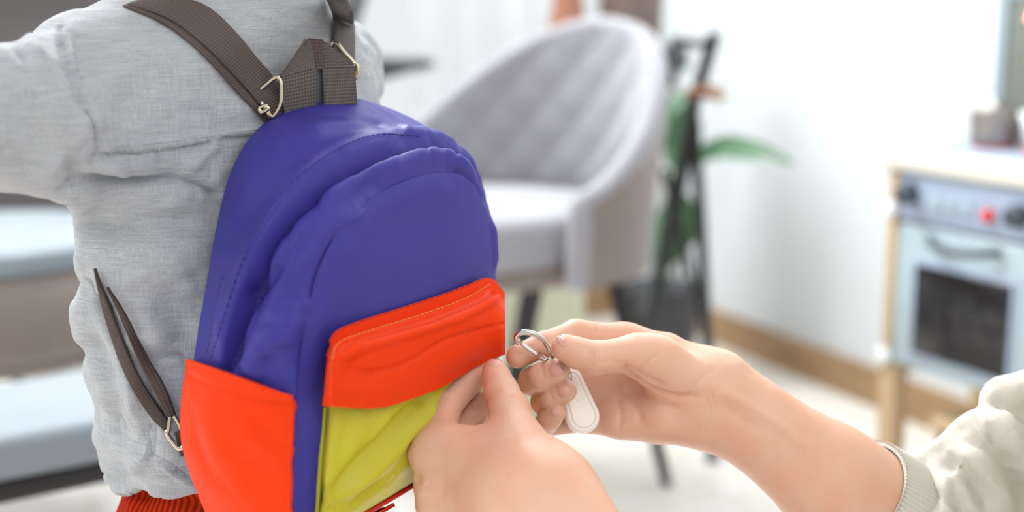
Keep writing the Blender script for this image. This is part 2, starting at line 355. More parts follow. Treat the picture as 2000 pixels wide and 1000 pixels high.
st('wall_back', merge([wbox(K, DL, 0, WA, -.02, 2.6, .12, OL), wbox(K, DL, WB, 4.6, -.02, 2.6, .12, OL), wbox(K, DL, WA, WB, 2.25, 2.6, .12, OL), wbox(K, DL, WA, WB, -.02, .12, .12, OL)]), M['wall'])
st('baseboard_back', wbox(K, DL, 0.02, WA, 0, .075, -.016, OL), M['base'])
win = st('window_1', merge([wbox(K, DL, WA, WA + .05, .12, 2.25, .06, OL), wbox(K, DL, WB - .05, WB, .12, 2.25, .06, OL), wbox(K, DL, WA, WB, .12, .18, .06, OL), wbox(K, DL, WA, WB, 2.19, 2.25, .06, OL)]), M['frame'])
for q in (.9, 1.5): link('mullion', mesh('mullion', *wbox(K, DL, q, q + .05, .18, 2.19, .05, OL)), M['frame'], win, False)
for a_, b_ in ((WA + .05, .9), (.95, 1.5), (1.55, WB - .05)): link('pane', mesh('pane', *wbox(K, DL, a_, b_, .18, 2.19, .006, OL)), M['glass'], win, False)
# floor: a slab with laid planks
fl = st('floor', box((-.3, 1.2, -.035), (7.5, 7.2, .03)), M['plank'])
pm = mesh('plank', *box((0, 0, 0), (.188, 1.196, .02), .0015, seg=1)); pm.materials.append(M['plank'])
ang = math.atan2(DR[1], DR[0]) + math.pi / 2
for i in range(-14, 15):
    for j in range(-3, 4):
        x, y = i * .19, j * 1.2 + (i * 37 % 5) * .24
        X = -.1 + x * math.cos(ang) - y * math.sin(ang); Y = 1.6 + x * math.sin(ang) + y * math.cos(ang)
        if abs(X + .3) > 3.2 or not -1.5 < Y < 4.3: continue
        if (np.array([X, Y]) - K) @ OR > -.05 or (np.array([X, Y]) - K) @ OL > -.05: 
            if (np.array([X, Y]) - K) @ OR > .1 or (np.array([X, Y]) - K) @ OL > .1: continue
        o = bpy.data.objects.new('plank', pm); C.objects.link(o); o.parent = fl; o.location = (X, Y, -.01 + .0004 * (i * 7 % 3)); o.rotation_euler = (0, 0, ang)
# sheer curtain with folds
def curtain(a_, b_, label, ph=0):
    n, m = 240, 14; V = []
    for i in range(n):
        t = i / (n - 1); s = a_ + (b_ - a_) * t
        for j in range(m):
            z = .015 + 2.3 * j / (m - 1); k = .022 * math.sin(t * (b_ - a_) * 62 + ph + .4 * math.sin(z * 2)) + .012 * math.sin(t * 23 + z)
            p = K + DL * s - OL * (.10 + k); V.append((p[0], p[1], z))
    o = link('sheer_curtain', mesh('sheer_curtain', np.array(V), gridf(n, m)), M['voile']); setp(o, label, 'curtain'); return o
curtain(.30, .66, 'right-hand white sheer curtain hanging over the window beside the grey quilted chair')
curtain(1.02, 2.5, 'left-hand white sheer curtain behind the dark table and the child', 1.)
link('curtain_rod', mesh('curtain_rod', *tube([tuple(K + DL * .1 - OL * .1) + (2.33,), tuple(K + DL * 2.6 - OL * .1) + (2.33,)], .012)), M['frame'])
setp(bpy.data.objects['curtain_rod'], 'white curtain rod mounted above the bright window', 'curtain rod')

# ---------------------------------------------------------------- tub chairs
def tub_chair(label, loc, face, m_in, m_out, group=None, back=.34, amax=112, seat_r=.235, seat_z=.47, seat_t=.10, quilt=False, wing=.02, legs=True, name='tub_chair', rim_m=None, flare=.16, legm=None, band=None, base_t=0, seat_m=None, cexp=.85, fy=.14):
    t = thing(name, label, 'chair', (loc[0], loc[1], 0), math.atan2(face[1], face[0]) - math.pi / 2, group)
    n, m = 121, 41; al = np.linspace(-R(amax), R(amax), n)
    zb = seat_z - seat_t - .02 - base_t
    ztop = seat_z + wing + (back - wing) * np.clip(np.cos(al * .5 * math.pi / R(amax)), 0, 1) ** cexp
    def surf(off, a_i, z, puff=0):
        r = seat_r + .015 + flare * np.clip((z - zb) / .4, 0, 1.2) ** 1.2 * .5 * (1 + .35 * math.cos(a_i)) + off + puff
        sy = 1.04 if abs(a_i) < math.pi / 2 else 1.0
        return (r * math.sin(a_i), -r * sy * math.cos(a_i), z)
    Vi = []; Vo = []
    for i, a_ in enumerate(al):
        for j in range(m):
            z = zb + (ztop[i] - zb) * j / (m - 1); q = 0
            if quilt and z > seat_z:
                s1 = (a_ * .3 + z) * 2 * math.pi / .105; s2 = (a_ * .3 - z) * 2 * math.pi / .105
                q = -.006 * (abs(math.sin(s1 / 2)) ** .5 * abs(math.sin(s2 / 2)) ** .5)
            Vi.append(surf(0, a_, z, q)); Vo.append(surf(.034, a_, z - .0))
    Vi = np.array(Vi); Vo = np.array(Vo); F = gridf(n, m)
    link('inner_backrest', mesh('inner_backrest', Vi, F[:, ::-1]), m_in, t); link('outer_shell', mesh('outer_shell', Vo, F), m_out, t)
    rim = [(Vi[i * m + m - 1] + Vo[i * m + m - 1]) / 2 for i in range(n)]
    e0 = [(Vi[j] + Vo[j]) / 2 for j in range(m)]; e1 = [(Vi[(n - 1) * m + j] + Vo[(n - 1) * m + j]) / 2 for j in range(m)][::-1]
    rp = resample(np.array(e0[::8] + rim[::6] + e1[::8]), .02); link('rim', mesh('rim', *tube(rp, .0195, 12)), rim_m or m_in, t)
    # seat cushion
    prof = [(.0, -.5), (.8, -.5), (.97, -.42), (1.0, -.2), (1.0, .2), (.95, .42), (.85, .5), (.5, .56), (0.001, .58)]
    pr = catmull(prof, 40); V, F2 = lathe([(max(r_, .0005) * seat_r, z_ * seat_t) for r_, z_ in pr], 56, (0, 0, seat_z - seat_t / 2)); V[:, 1] += np.where(V[:, 1] > 0, V[:, 1] * .18, 0)
    link('seat', mesh('seat', V, F2), seat_m or m_in, t)
    if base_t:
        V, F2 = lathe([(.001, -base_t), (seat_r * .95, -base_t), (seat_r, -base_t + .02), (seat_r, 0), (.001, .0)], 48, (0, 0, seat_z - seat_t)); V[:, 1] += np.where(V[:, 1] > 0, V[:, 1] * .18, 0); link('seat_apron', mesh('seat_apron', V, F2), m_out, t); seat_t += base_t
    bp_ = [(seat_r * 1.0 * math.cos(a_), seat_r * math.sin(a_) * (1.18 if math.sin(a_) > 0 else 1), seat_z - seat_t - .012) for a_ in np.linspace(0, 2 * math.pi, 60, endpoint=False)]
    if band: link('seat_base', mesh('seat_base', *tube(bp_, .018, 10, True)), band, t)
    else:
        V, F2 = lathe([(.001, -.03), (seat_r * .8, -.03), (seat_r, -.01), (seat_r, .01), (.001, .012)], 40, (0, 0, seat_z - seat_t - .005)); link('seat_base', mesh('seat_base', V, F2), m_out, t)
    for sx, sy in ((1, 1), (-1, 1), (1, -1), (-1, -1)):
        z1 = seat_z - seat_t - .02; a = np.array([sx * .15, fy if sy > 0 else -.14, z1]); b = np.array([sx * .215, sy * .215, .0])
        V, F2 = tube([a, a * .5 + b * .5, b + np.array([0, 0, .003])], [.017, .014, .009], 12); V[:, 2] = np.maximum(V[:, 2], .0005)
        link('leg', mesh('leg', V, F2), legm or M['black'], t)
    return t
tub_chair('grey velvet tub chair with diamond-quilted backrest beside the plant stand', (-.045, 2.27), (-.70, -.71), M['velvet'], M['velvet_out'], quilt=True, back=.268, seat_r=.215, flare=.06, amax=100, cexp=1.5, fy=.04, seat_z=.485, seat_t=.085)
tub_chair('brown-grey velvet chair with a deep base at the left edge behind the child', (-.77, 2.08), (.25, -.97), M['velvet_dk'], M['velvet_out'], back=.42, seat_t=.04, base_t=.12, seat_m=M['velvet_bl'], seat_r=.20, rim_m=M['velvet_out'], wing=.08, amax=90)  # seat paler than its brown apron: light on top put into the colours
t = thing('upholstered_bench', 'low pale blue-grey upholstered bench with black frame at lower left', 'bench', (-.46, 1.56, 0), math.atan2(.6, .8))
bs = box((0, 0, .340), (.50, .225, .05), .018, seg=4); link('seat', mesh('seat', *bs), M['velvet_bl'], t)
link('frame', mesh('frame', *box((0, 0, .305), (.496, .221, .022), .006)), M['black'], t)
for sx in (-1, 1):
    for sy in (-1, 1): link('leg', mesh('leg', *tube([(sx * .21, sy * .08, .295), (sx * .225, sy * .095, .001)], .010, 10)), M['black'], t)
tub_chair('pale grey chair with dark-edged rounded back standing by the dark table', (-.685, 2.66), (-.8, -.6), M['velvet'], M['dgrey'], rim_m=M['gpot'], back=.44, amax=85)

# round dark table
t = thing('round_table', 'dark grey thin-topped table seen edge-on in front of the bright window', 'table', (-.36, 2.96, 0))
V, F = lathe([(.001, .0), (.19, .0), (.20, .008), (.20, .018), (.001, .02)], 56, (0, 0, .660)); link('table_top', mesh('table_top', V, F), M['gpot'], t)
V, F = lathe([(.001, 0), (.10, 0), (.145, .012), (.145, .02), (.001, .02)], 40, (0, 0, .640)); link('apron', mesh('apron', V, F), M['gpot'], t)
link('column', mesh('column', *lathe([(.001, .02), (.035, .02), (.03, .35), (.035, .640), (.001, .640)], 24)), M['black'], t)
link('foot_plate', mesh('foot_plate', *lathe([(.001, 0), (.16, .006), (.16, .01), (.05, .022), (.001, .022)], 40)), M['black'], t)

# console table by the window with vase and pot
cx = P(1190, 90, 2.95); t = thing('console_table', 'grey console table behind the quilted chair under the clay vase', 'table', (cx[0], cx[1], 0))
zt = cx[2]
link('table_top', mesh('table_top', *box((0, 0, zt - .0225), (.30, .26, .045), .004)), M['dgrey'], t)
for sx in (-1, 1):
    for sy in (-1, 1): link('leg', mesh('leg', *box((sx * .125, sy * .11, (zt - .04) / 2), (.022, .022, zt - .045), .002)), M['frame'], t)
link('shelf', mesh('shelf', *box((-.11, 0, P(0, 182, 2.95)[2] - .008), (.42, .20, .018), .003)), M['woodred'], t)
def lathe_thing(name, label, cat, base, prof, m, seg=36, extra=None):
    t = thing(name, label, cat, base); 
    for nm, pr, mm in [('body', prof, m)] + (extra or []): link(nm, mesh(nm, *lathe(pr, seg)), mm, t)
    return t
v = P(1108, 78, 2.93)
lathe_thing('clay_vase', 'brown terracotta vase narrowing upward on the grey console table', 'vase', (v[0], v[1], zt), [(.001, 0), (.044, 0), (.046, .01), (.034, .07), (.026, .13), (.022, .19), (.028, .21), (.022, .212), (.018, .19), (.001, .05)], M['terra'])
v = P(1222, 60, 2.97)
lathe_thing('ceramic_pot', 'wide taupe pot on the grey console table beside the clay vase', 'pot', (v[0] + .01, v[1], zt), [(.001, 0), (.056, 0), (.064, .02), (.068, .12), (.07, .2), (.064, .2), (.06, .12), (.001, .1)], M['taupe'])
v = P(1190, 60, 2.85)
lathe_thing('white_bowl', 'small white bowl in front of the taupe pot behind the chair top', 'bowl', (v[0] - .005, v[1], zt), [(.001, 0), (.018, 0), (.02, .004), (.034, .028), (.036, .045), (.033, .045), (.03, .028), (.001, .008)], M['white'])
v = PZ(1075, 640, .001)
t = thing('storage_box', 'pale lime storage box on the floor seen under the quilted chair', 'box', (.0, 2.74, 0)); 
link('box_body', mesh('box_body', *box((.06, 0, .15), (.16, .16, .296), .012)), M['lime'], t); link('lid', mesh('lid', *box((.06, 0, .305), (.17, .17, .02), .006)), M['lime'], t)

# black plant stand
s0 = P(1365, 420, 2.62); t = thing('plant_stand', 'black metal folding plant stand between the grey chair and the white wall', 'plant stand', (s0[0], s0[1], 0), R(-20))
def rod(nm, pts, r, m=M['black'], par=t): return wlink(nm, mesh(nm, *tube(np.array(pts), r, 10)), m, par)
rod('post', [P(1352, 195, 2.60), P(1368, 420, 2.60), PZ(1392, 900, 0.004)], .011)
rod('post', [P(1312, 200, 2.95), P(1322, 500, 2.95), PZ(1335, 760, .004)], .009)
rod('strut', [P(1396, 66, 2.60), P(1356, 200, 2.60), P(1322, 400, 2.62), P(1262, 610, 2.66)], .0125)
rod('strut', [P(1296, 330, 2.66), P(1336, 480, 2.66), P(1388, 690, 2.62)], .008)
rod('crossbar', [P(1316, 80, 2.62), P(1388, 88, 2.60)], .008)
rod('crossbar', [P(1318, 80, 2.62), P(1312, 200, 2.95)], .008)
sh = P(1345, 175, 2.66); link('shelf', mesh('shelf', *box((0, .02, sh[2]), (.045, .12, .018), .003)), M['woodred'], t)
kn = P(1403, 186, 2.60); wlink('knob', mesh('knob', *lathe([(.001, -.012), (.012, -.008), (.015, 0), (.012, .008), (.001, .012)], 20, kn)), M['pine'], t)
# potted plant with long leaves
pb = P(1292, 590, 2.80); t = thing('potted_plant', 'leafy green plant with long drooping leaf in a charcoal pot by the white wall', 'plant', (pb[0], pb[1], 0))
V, F = lathe([(.001, 0), (.056, 0), (.06, .01), (.074, .235), (.078, .25), (.072, .25), (.070, .22), (.001, .215)], 40); link('pot', mesh('pot', V, F), M['gpot'], t)
link('soil', mesh('soil', *lathe([(.001, .216), (.069, .218), (.064, .224), (.001, .228)], 24)), M['soil'], t)
def leaf(pts, w, m, nm='leaf'):
    p = resample(np.array(pts), .01); n = len(p); V = []
    T = np.gradient(p, axis=0); side = np.cross(T, np.array([0.25, -1, .35])); side /= np.linalg.norm(side, axis=1)[:, None] + 1e-9
    for i in range(n):
        q = i / (n - 1); ww = w * (math.sin(math.pi * min(1, q * .93 + .05)) ** .7) + .0008
        for j in (-1, -.5, 0, .5, 1): V.append(p[i] + side[i] * ww * j + np.array([0, 0, 1]) * (-ww * .25 * (1 - abs(j))))
    V2, F2 = thicken(np.array(V), gridf(n, 5), .0008); wlink(nm, mesh(nm, V2, F2), m, t)
base = np.array([pb[0], pb[1], .22])
def stem(pts, r=.004): wlink('stem', mesh('stem', *tube(resample(np.array(pts), .03), r, 8)), M['leaf'], t)
stem([base, P(1292, 440, 2.74), P(1325, 310, 2.68)]); leaf([P(1352, 300, 2.62), P(1420, 278, 2.50), P(1480, 290, 2.42), P(1548, 320, 2.36)], .016, M['leaf'])
leaf([P(1335, 318, 2.66), P(1400, 292, 2.60), P(1450, 300, 2.58), P(1490, 306, 2.56)], .016, M['leafp'])
stem([base, P(1300, 420, 2.78), P(1340, 305, 2.72), P(1338, 290, 2.72)])
leaf([P(1345, 320, 2.70), P(1335, 270, 2.70), P(1352, 205, 2.72)], .034, M['leaf'])
leaf([P(1338, 290, 2.74), P(1326, 230, 2.74), P(1330, 180, 2.76)], .028, M['leafp'])
leaf([P(1300, 520, 2.76), P(1345, 440, 2.72), P(1338, 380, 2.72)], .022, M['leaf'])
leaf([P(1296, 540, 2.76), P(1282, 470, 2.76), P(1300, 400, 2.78)], .02, M['leafp'])
leaf([P(1318, 330, 2.7), P(1312, 300, 2.7), P(1318, 240, 2.74)], .02, M['leafp'])
stem([base, P(1306, 520, 2.77), P(1335, 440, 2.73)]); stem([base, P(1290, 540, 2.77), P(1285, 500, 2.77)])

# ---------------------------------------------------------------- toy kitchen against the right wall
DK = np.array([.45, -.893]); OK_ = np.array([.893, .45])   # along the front towards the camera; into the depth
k0 = P(1748, 292, 2.2); ZT = k0[2] + .0
t = kit = thing('toy_kitchen', 'pale blue-grey toy kitchen with oven and light wood frame against the right wall', 'toy kitchen', (k0[0], k0[1], 0), math.atan2(DK[1], DK[0]))
# local: +x along the front towards the camera, +y is  left-out (the front side); depth is -y?
def kl(x, y, z): return np.array([x, y, z])
Ld = .80; Dp = .24                     # length, depth; local +y = rotate DK by 90deg = (.929,.37) = into the wall
def kb(nm, x0, x1, y0, y1, z0, z1, m, bev=.003, par=None):
    return link(nm, mesh(nm, *box(((x0 + x1) / 2, (y0 + y1) / 2, (z0 + z1) / 2), (x1 - x0, y1 - y0, z1 - z0), bev)), m, par or kit)
zb_ = .235
kb('worktop', -.02, Ld, -.012, Dp, ZT - .03, ZT, M['ktop'], .004)
kb('side_panel', -.010, .010, 0, Dp - .01, zb_ - .02, ZT - .03, M['pine'])
for x in (0.0, Ld - .03):
    for y in (0.0, Dp - .045): kb('leg', x - .012, x + .022, y, y + .03, 0, zb_, M['pine'], .003)
kb('bottom_board', .018, Ld - .01, .01, Dp - .02, zb_, zb_ + .015, M['kblue'])
kb('back_board', .018, Ld, Dp - .02, Dp - .01, zb_, ZT - .03, M['kblue'])
cp = kb('control_panel', .020, .40, -.004, .012, ZT - .105, ZT - .032, M['kpanel'])
door = kb('oven_door', .020, .40, -.006, .010, zb_ + .005, ZT - .11, M['kblue'], .004)
kb('cupboard_door', .405, Ld - .005, -.006, .010, zb_ + .005, ZT - .035, M['kblue'], .004)
w_ = kb('window_trim', .062, .270, -.010, -.004, .258, .415, M['kpanel'], .002, door); kb('window', .070, .262, -.013, -.005, .267, .406, M['ovenin'], .003, door)
hp = catmull([(.095, -.008, .448), (.12, -.026, .444), (.165, -.032, .440), (.21, -.026, .444), (.235, -.008, .448)], 24); link('handle', mesh('handle', *tube(hp, .006, 10)), M['knob'], door)
def disc(nm, x, z, r, h_, m, par):
    V, F = lathe([(.0005, 0), (r, 0), (r, h_ * .7), (r * .85, h_), (.0005, h_)], 24); V = V[:, [0, 2, 1]] * np.array([1, -1, 1]) + np.array([x, -.005, z])
    link(nm, mesh(nm, V, F), m, par)
disc('knob', .046, ZT - .062, .017, .022, M['knob'], cp); disc('knob', .266, ZT - .068, .017, .022, M['knob'], cp); disc('button', .208, ZT - .075, .010, .010, M['red'], cp)
for x_ in (.10, .13, .16): link('display_mark', mesh('display_mark', *box((x_, -.006, ZT - .072), (.02, .003, .022), .001)), M['kblue'], cp)
disc('hinge', .006, ZT - .092, .014, .012, M['white'], kit); disc('hinge', .006, zb_ + .012, .014, .012, M['white'], kit); disc('hinge', .40, zb_ + .03, .012, .012, M['white'], kit)
# backsplash
kb('backsplash', .010, Ld, Dp - .03, Dp - .015, ZT, ZT + .42, M['greypanel']); kb('backsplash_post', -.012, .010, Dp - .035, Dp - .01, ZT, ZT + .44, M['kblue'], .003)
kb('backsplash_rail', .010, Ld, Dp - .035, Dp - .01, ZT + .23, ZT + .25, M['kblue'], .003)
hob = kb('hob', .02, .50, .04, .18, ZT, ZT + .008, M['kpanel'], .002)
def on_kit(px, py, d):
    p = P(px, py, d); return p
kinv = None
bpy.context.view_layer.update(); KM = kit.matrix_world
def kw(x, y, z): return tuple(KM @ Vector((x, y, z)))
for x, y in ((.10, .105), (.185, .12)):
    V, F = lathe([(.001, 0), (.032, 0), (.032, .004), (.001, .005)], 28, (x, y, ZT + .008)); link('burner', mesh('burner', V, F), M['red'], hob)
p = kw(.10, .105, ZT + .0135)
tt = lathe_thing('toy_pot', 'small metal toy saucepan on the red burner of the toy kitchen', 'pot', p, [(.001, 0), (.034, 0), (.037, .004), (.037, .045), (.039, .048), (.036, .048), (.034, .006), (.001, .006)], M['pot'], extra=[('lid', [(.001, .048), (.036, .048), (.034, .053), (.008, .058), (.008, .066), (.001, .067)], M['pot'])])
p = kw(.185, .12, ZT + .0135)
lathe_thing('white_toy_pan', 'white-rimmed toy pan on the burner nearest the backsplash', 'pan', (p[0], p[1], p[2]), [(.001, 0), (.028, 0), (.033, .03), (.040, .052), (.038, .053), (.03, .03), (.001, .004)], M['white'])
p = kw(.035, .11, ZT + .0085)
lathe_thing('glass_jar', 'small clear glass jar left of the metal toy saucepan', 'jar', p, [(.001, 0), (.018, 0), (.02, .004), (.02, .04), (.016, .05), (.018, .056), (.016, .056), (.014, .05), (.018, .04), (.018, .006), (.001, .006)], M['glass'], 28)
p = kw(.25, .12, 0)
t = thing('fabric_basket', 'maroon fabric basket on the floor underneath the toy kitchen', 'basket', (p[0], p[1], 0), math.atan2(DK[1], DK[0]))
link('basket_body', mesh('basket_body', *box((0, 0, .085), (.30, .22, .168), .02, seg=3)), M['maroon'], t); link('band', mesh('band', *box((0, 0, .16), (.306, .226, .02), .004)), M['pine'], t)
# ---------------------------------------------------------------- the child
UT = np.array([.65, .76, 0]); UT /= np.linalg.norm(UT); NT = np.array([UT[1], -UT[0], 0])     # across the shoulders; out of the back
TC = np.array([-.185, .955, 0])
child = thing('person', 'small child seen from behind in a grey linen shirt, wearing the violet backpack', 'person', (TC[0], TC[1], 0))
MT = np.array([UT, NT, [0, 0, 1.]])
def prof(z, tab):
    t = np.array(tab); return np.interp(z, t[:, 0], t[:, 1])
WA_T = [(.44, .094), (.50, .097), (.56, .110), (.62, .117), (.66, .116), (.70, .115), (.72, .111), (.74, .104), (.77, .088), (.79, .066), (.81, .045), (.83, .04)]
WB_T = [(.44, .080), (.50, .082), (.56, .080), (.62, .074), (.66, .069), (.70, .066), (.74, .059), (.78, .047), (.805, .036), (.83, .03)]
def torso(p, inset=0.0):
    q = (p - TC) @ MT.T; A = prof(q[:, 2], WA_T) - inset * 1.1; B = np.maximum(prof(q[:, 2], WB_T) - inset, .012)
    k = (np.abs(q[:, 0] / A) ** 2.3 + np.abs(q[:, 1] / B) ** 2.3) ** (1 / 2.3)
    d = (k - 1) * B * .9
    return np.maximum(d, np.maximum(q[:, 2] - .845, .40 - q[:, 2]) * .9)
SHL = P(172, 186, .86); ELL = P(-95, 228, .77); WRL = P(-330, 120, .70)
SHR = P(628, 150, 1.06); ELR = P(640, 330, 1.20)
def shirt_f(p, inset=0.0):
    d = torso(p, inset)
    d = smin(d, cap(p, P(330, 128, .90), SHL, .046 - inset, .041 - inset), .045)
    d = smin(d, cap(p, P(560, 90, 1.0), SHR, .044 - inset, .036 - inset), .04)
    a = chain(p, [SHL, P(60, 224, .81), ELL], [.043 - inset, .037 - inset, .034 - inset], .02)
    a = smin(a, cap(p, P(118, 318, .83), P(60, 290, .81), .016 - inset, .016 - inset), .03)
    d = smin(d, a, .022)
    d = smin(d, chain(p, [SHR, ELR], [.040 - inset, .036 - inset], .02), .02)
    return d
HEM = [(150, 560), (160, 660), (182, 760), (200, 840), (210, 900), (222, 950)]
def hem_z(p):                            # wavy lower edge of the shirt
    q = (p - TC) @ MT.T; a = np.arctan2(q[:, 1], q[:, 0])
    return .496 + .005 * np.sin(a * 7 + .5) + .003 * np.sin(a * 13) - .008 * np.clip(-q[:, 0] / .1, 0, 1)
def shirt(p):
    d = shirt_f(p)
    w = np.clip((.60 - p[:, 2]) / .10, 0, 1); q = (p - TC) @ MT.T; a = np.arctan2(q[:, 1], q[:, 0])
    d = d - w * (.0022 * np.sin(a * 9 + 1) + .001)
    # soft horizontal creases across the back
    d = d + .0016 * np.sin(q[:, 2] * 150 + q[:, 0] * 18 + 2 * np.sin(q[:, 0] * 22)) * np.clip((.72 - q[:, 2]) / .06, 0, 1)
    inner = np.where(p[:, 2] < .58, -(d + .0035), -1)
    d = np.maximum(d, inner); d = np.maximum(d, hem_z(p) - p[:, 2])
    arm = np.maximum((p - P(-250, 200, .72)) @ ((P(-250, 200, .72) - SHL) / np.linalg.norm(P(-250, 200, .72) - SHL)), -1)
    return np.maximum(d, arm)
SV, SF = nets(shirt, (-.48, .60, .48), (.05, 1.28, .87), .0022)
# folds, seams and creases of the shirt where the photograph shows them
G = -1
strokes = [
 ([(188, 290), (300, 283), (420, 268), (525, 252)], .0016, .0016, 1), ([(188, 297), (300, 290), (420, 275), (525, 259)], -.0014, .0012, 1),
 ([(118, 50), (128, 100), (150, 170), (175, 235), (192, 292)], -.0022, .0020, 1), ([(135, 50), (145, 100), (167, 170), (190, 235), (205, 285)], .0014, .003, 1),
 ([(130, 366), (200, 348), (280, 345), (360, 353), (440, 385)], -.0040, .0035), ([(150, 378), (220, 366), (300, 366), (380, 378)], .0025, .006), ([(150, 345), (230, 322), (320, 322), (410, 345)], .003, .008),
 ([(200, 310), (230, 330), (225, 352)], .002, .004), ([(290, 300), (330, 325), (400, 340)], -.002, .004), ([(440, 270), (380, 320), (360, 345)], .002, .004),
 ([(30, 85), (50, 120), (52, 170)], -.003, .005), ([(60, 70), (72, 100), (80, 150)], .003, .006), ([(40, 200), (90, 215), (130, 255)], .003, .008), ([(10, 250), (60, 260), (115, 310)], -.003, .008), ([(60, 345), (110, 320), (160, 290)], .004, .008),
 ([(120, 300), (150, 335), (140, 365)], -.003, .005), ([(20, 300), (50, 320), (60, 355)], -.003, .006), ([(0, 220), (50, 200), (110, 190)], -.002, .006),
 ([(380, 385), (300, 400), (220, 385), (150, 395)], .0015, .006), ([(400, 440), (320, 430), (240, 450), (170, 440)], -.0015, .006), ([(390, 500), (300, 480), (220, 500)], .0015, .007),
 ([(150, 385), (175, 470), (190, 530), (300, 640), (350, 700)], .004, .010), ([(185, 520), (250, 560), (330, 590), (385, 600)], .004, .012),
 ([(300, 600), (340, 650), (350, 760)], -.005, .014), ([(370, 560), (340, 620), (360, 700)], -.004, .012),
 ([(186, 530), (200, 600), (240, 700), (280, 790), (290, 880)], -.0035, .004), ([(155, 560), (165, 650), (200, 760), (212, 860)], .003, .010),
 ([(260, 660), (280, 740), (288, 830), (285, 890), (270, 915)], .002, .003, 1), ([(266, 660), (287, 740), (295, 830), (292, 885)], -.003, .0025, 1),
 ([(230, 620), (255, 720), (258, 820)], .002, .005), ([(180, 640), (215, 740), (240, 860)], -.002, .006),
 ([(290, 895), (330, 915), (380, 948)], .0015, .0016, 1), ([(215, 930), (250, 915), (285, 895)], .0015, .002, 1),
 ([(300, 500), (350, 520), (385, 545)], .002, .008), ([(250, 420), (320, 450), (395, 470)], .0015, .006),
 ([(280, 120), (330, 170), (420, 210)], -.0008, .01), ([(560, 20), (590, 70), (580, 110)], .001, .01),
]
SV = sculpt(SV, SF, [(s_[0], s_[1] * 1.7) + tuple(s_[2:]) for s_ in strokes], step=8)
SN = vnormals(SV, SF); SV = SV + SN * (fbm(SV * np.array([1, 1, 1.8]), 15, 3.1, 3) * .0048)[:, None]
shirt_o = wlink('linen_shirt', mesh('linen_shirt', SV, SF), M['linen'], child)
SB = bvh_of(SV, SF)
def stitches(name, b, pts, m, parent, ln=.0022, gap=.0016, r=.00035, lift=.0004, wl=wlink):
    c = cast_curve(b, pts, lift, 1.2); L = np.r_[0, np.cumsum(np.linalg.norm(np.diff(c, axis=0), axis=1))]; s = 0; parts = []
    while s + ln < L[-1]:
        q = [np.array([np.interp(t, L, c[:, k]) for k in range(3)]) for t in (s, s + ln / 2, s + ln)]
        if np.linalg.norm(q[0] - q[2]) > ln * .5: parts.append(tube(q, r, 5))
        s += ln + gap
    if not parts: return None
    o = wl(name, mesh(name, *merge(parts)), m, parent); o['kind'] = 'stuff'; return o
stitches('stitching', SB, [(195, 288), (300, 281), (420, 266), (520, 250)], M['thread_g'], shirt_o, .0014, .0009, .0002, .0002)
stitches('stitching', SB, [(296, 886), (330, 904), (372, 935)], M['thread_g'], shirt_o, .0014, .0009, .0002, .0002)

# body: one continuous figure under the clothes
HD = P(395, -205, .97)
def hand_simple(p, w, dr, up, sc=1.0, side=1):
    dr = dr / np.linalg.norm(dr); sd = np.cross(dr, up); sd /= np.linalg.norm(sd); up = np.cross(sd, dr)
    d = ell(p, w + dr * .028 * sc, [dr, sd, up], [.032 * sc, .024 * sc, .012 * sc])
    for i, (o, l) in enumerate(((-.018, .030), (-.006, .035), (.006, .033), (.017, .026))):
        a = w + dr * .05 * sc + sd * o * sc; b = a + dr * l * .55 * sc - up * .006 * sc; c = b + dr * l * .4 * sc - up * .012 * sc
        d = smin(d, chain(p, [a - dr * .02 * sc, a, b, c], [.0065 * sc, .0063 * sc, .0057 * sc, .0048 * sc], .002), .003)
    a = w + dr * .012 * sc - sd * side * .018 * sc; b = a + dr * .022 * sc - sd * side * .016 * sc; c = b + dr * .02 * sc - sd * side * .002 * sc
    return smin(d, chain(p, [a, b, c], [.0085 * sc, .0072 * sc, .0058 * sc], .002), .006)
FT = -NT
KL = TC + UT * -.054 + np.array([0, 0, .25]); KR = TC + UT * .056 + np.array([0, 0, .25])
AL_ = TC + UT * -.066 + NT * .012 + np.array([0, 0, .045]); AR_ = TC + UT * .070 + NT * .012 + np.array([0, 0, .045])
HR = ELR + np.array([-.10, .13, .03])
def child_f(p):
    d = torso(p, .022)
    d = smin(d, cap(p, TC + [0, 0, .78], TC + [0, 0, .86], .040, .030), .03)
    d = smin(d, ell(p, TC + FT * .018 + [0, 0, .952], MT, [.070, .088, .092]), .02)
    d = smin(d, ell(p, TC + FT * .060 + [0, 0, .905], MT, [.042, .042, .036]), .025)
    d = smin(d, cap(p, TC + FT * .104 + [0, 0, .925], TC + FT * .096 + [0, 0, .94], .008, .006), .012)
    for s in (-1, 1):
        d = smin(d, ell(p, TC + UT * s * .071 + FT * .010 + [0, 0, .935], MT, [.006, .013, .018]), .005)
        d = np.maximum(d, -(np.linalg.norm(p - (TC + FT * .106 + UT * s * .027 + [0, 0, .955]), axis=1) - .008)) if False else d
    d = smin(d, chain(p, [P(330, 130, .90), SHL, ELL, WRL], [.030, .028, .024, .018], .02), .03)
    d = smin(d, chain(p, [P(560, 95, 1.0), SHR, ELR, HR], [.030, .026, .023, .018], .02), .03)
    for h, k, a in ((TC + UT * -.055 + [0, 0, .46], KL, AL_), (TC + UT * .058 + [0, 0, .46], KR, AR_)):
        d = smin(d, chain(p, [h, k, a], [.030, .030, .022], .02), .02)
        d = smin(d, cap(p, a - [0, 0, .018], a + FT * .07 - [0, 0, .028], .024, .016), .02)
    d = smin(d, hand_simple(p, WRL, WRL - ELL, np.array([0, .3, 1.]), .85), .012)
    return smin(d, hand_simple(p, HR, HR - ELR, np.array([0, .3, 1.]), .85), .012)
V, F = nets(child_f, (-.52, .45, 0.0), (.12, 1.5, 1.07), .0055)
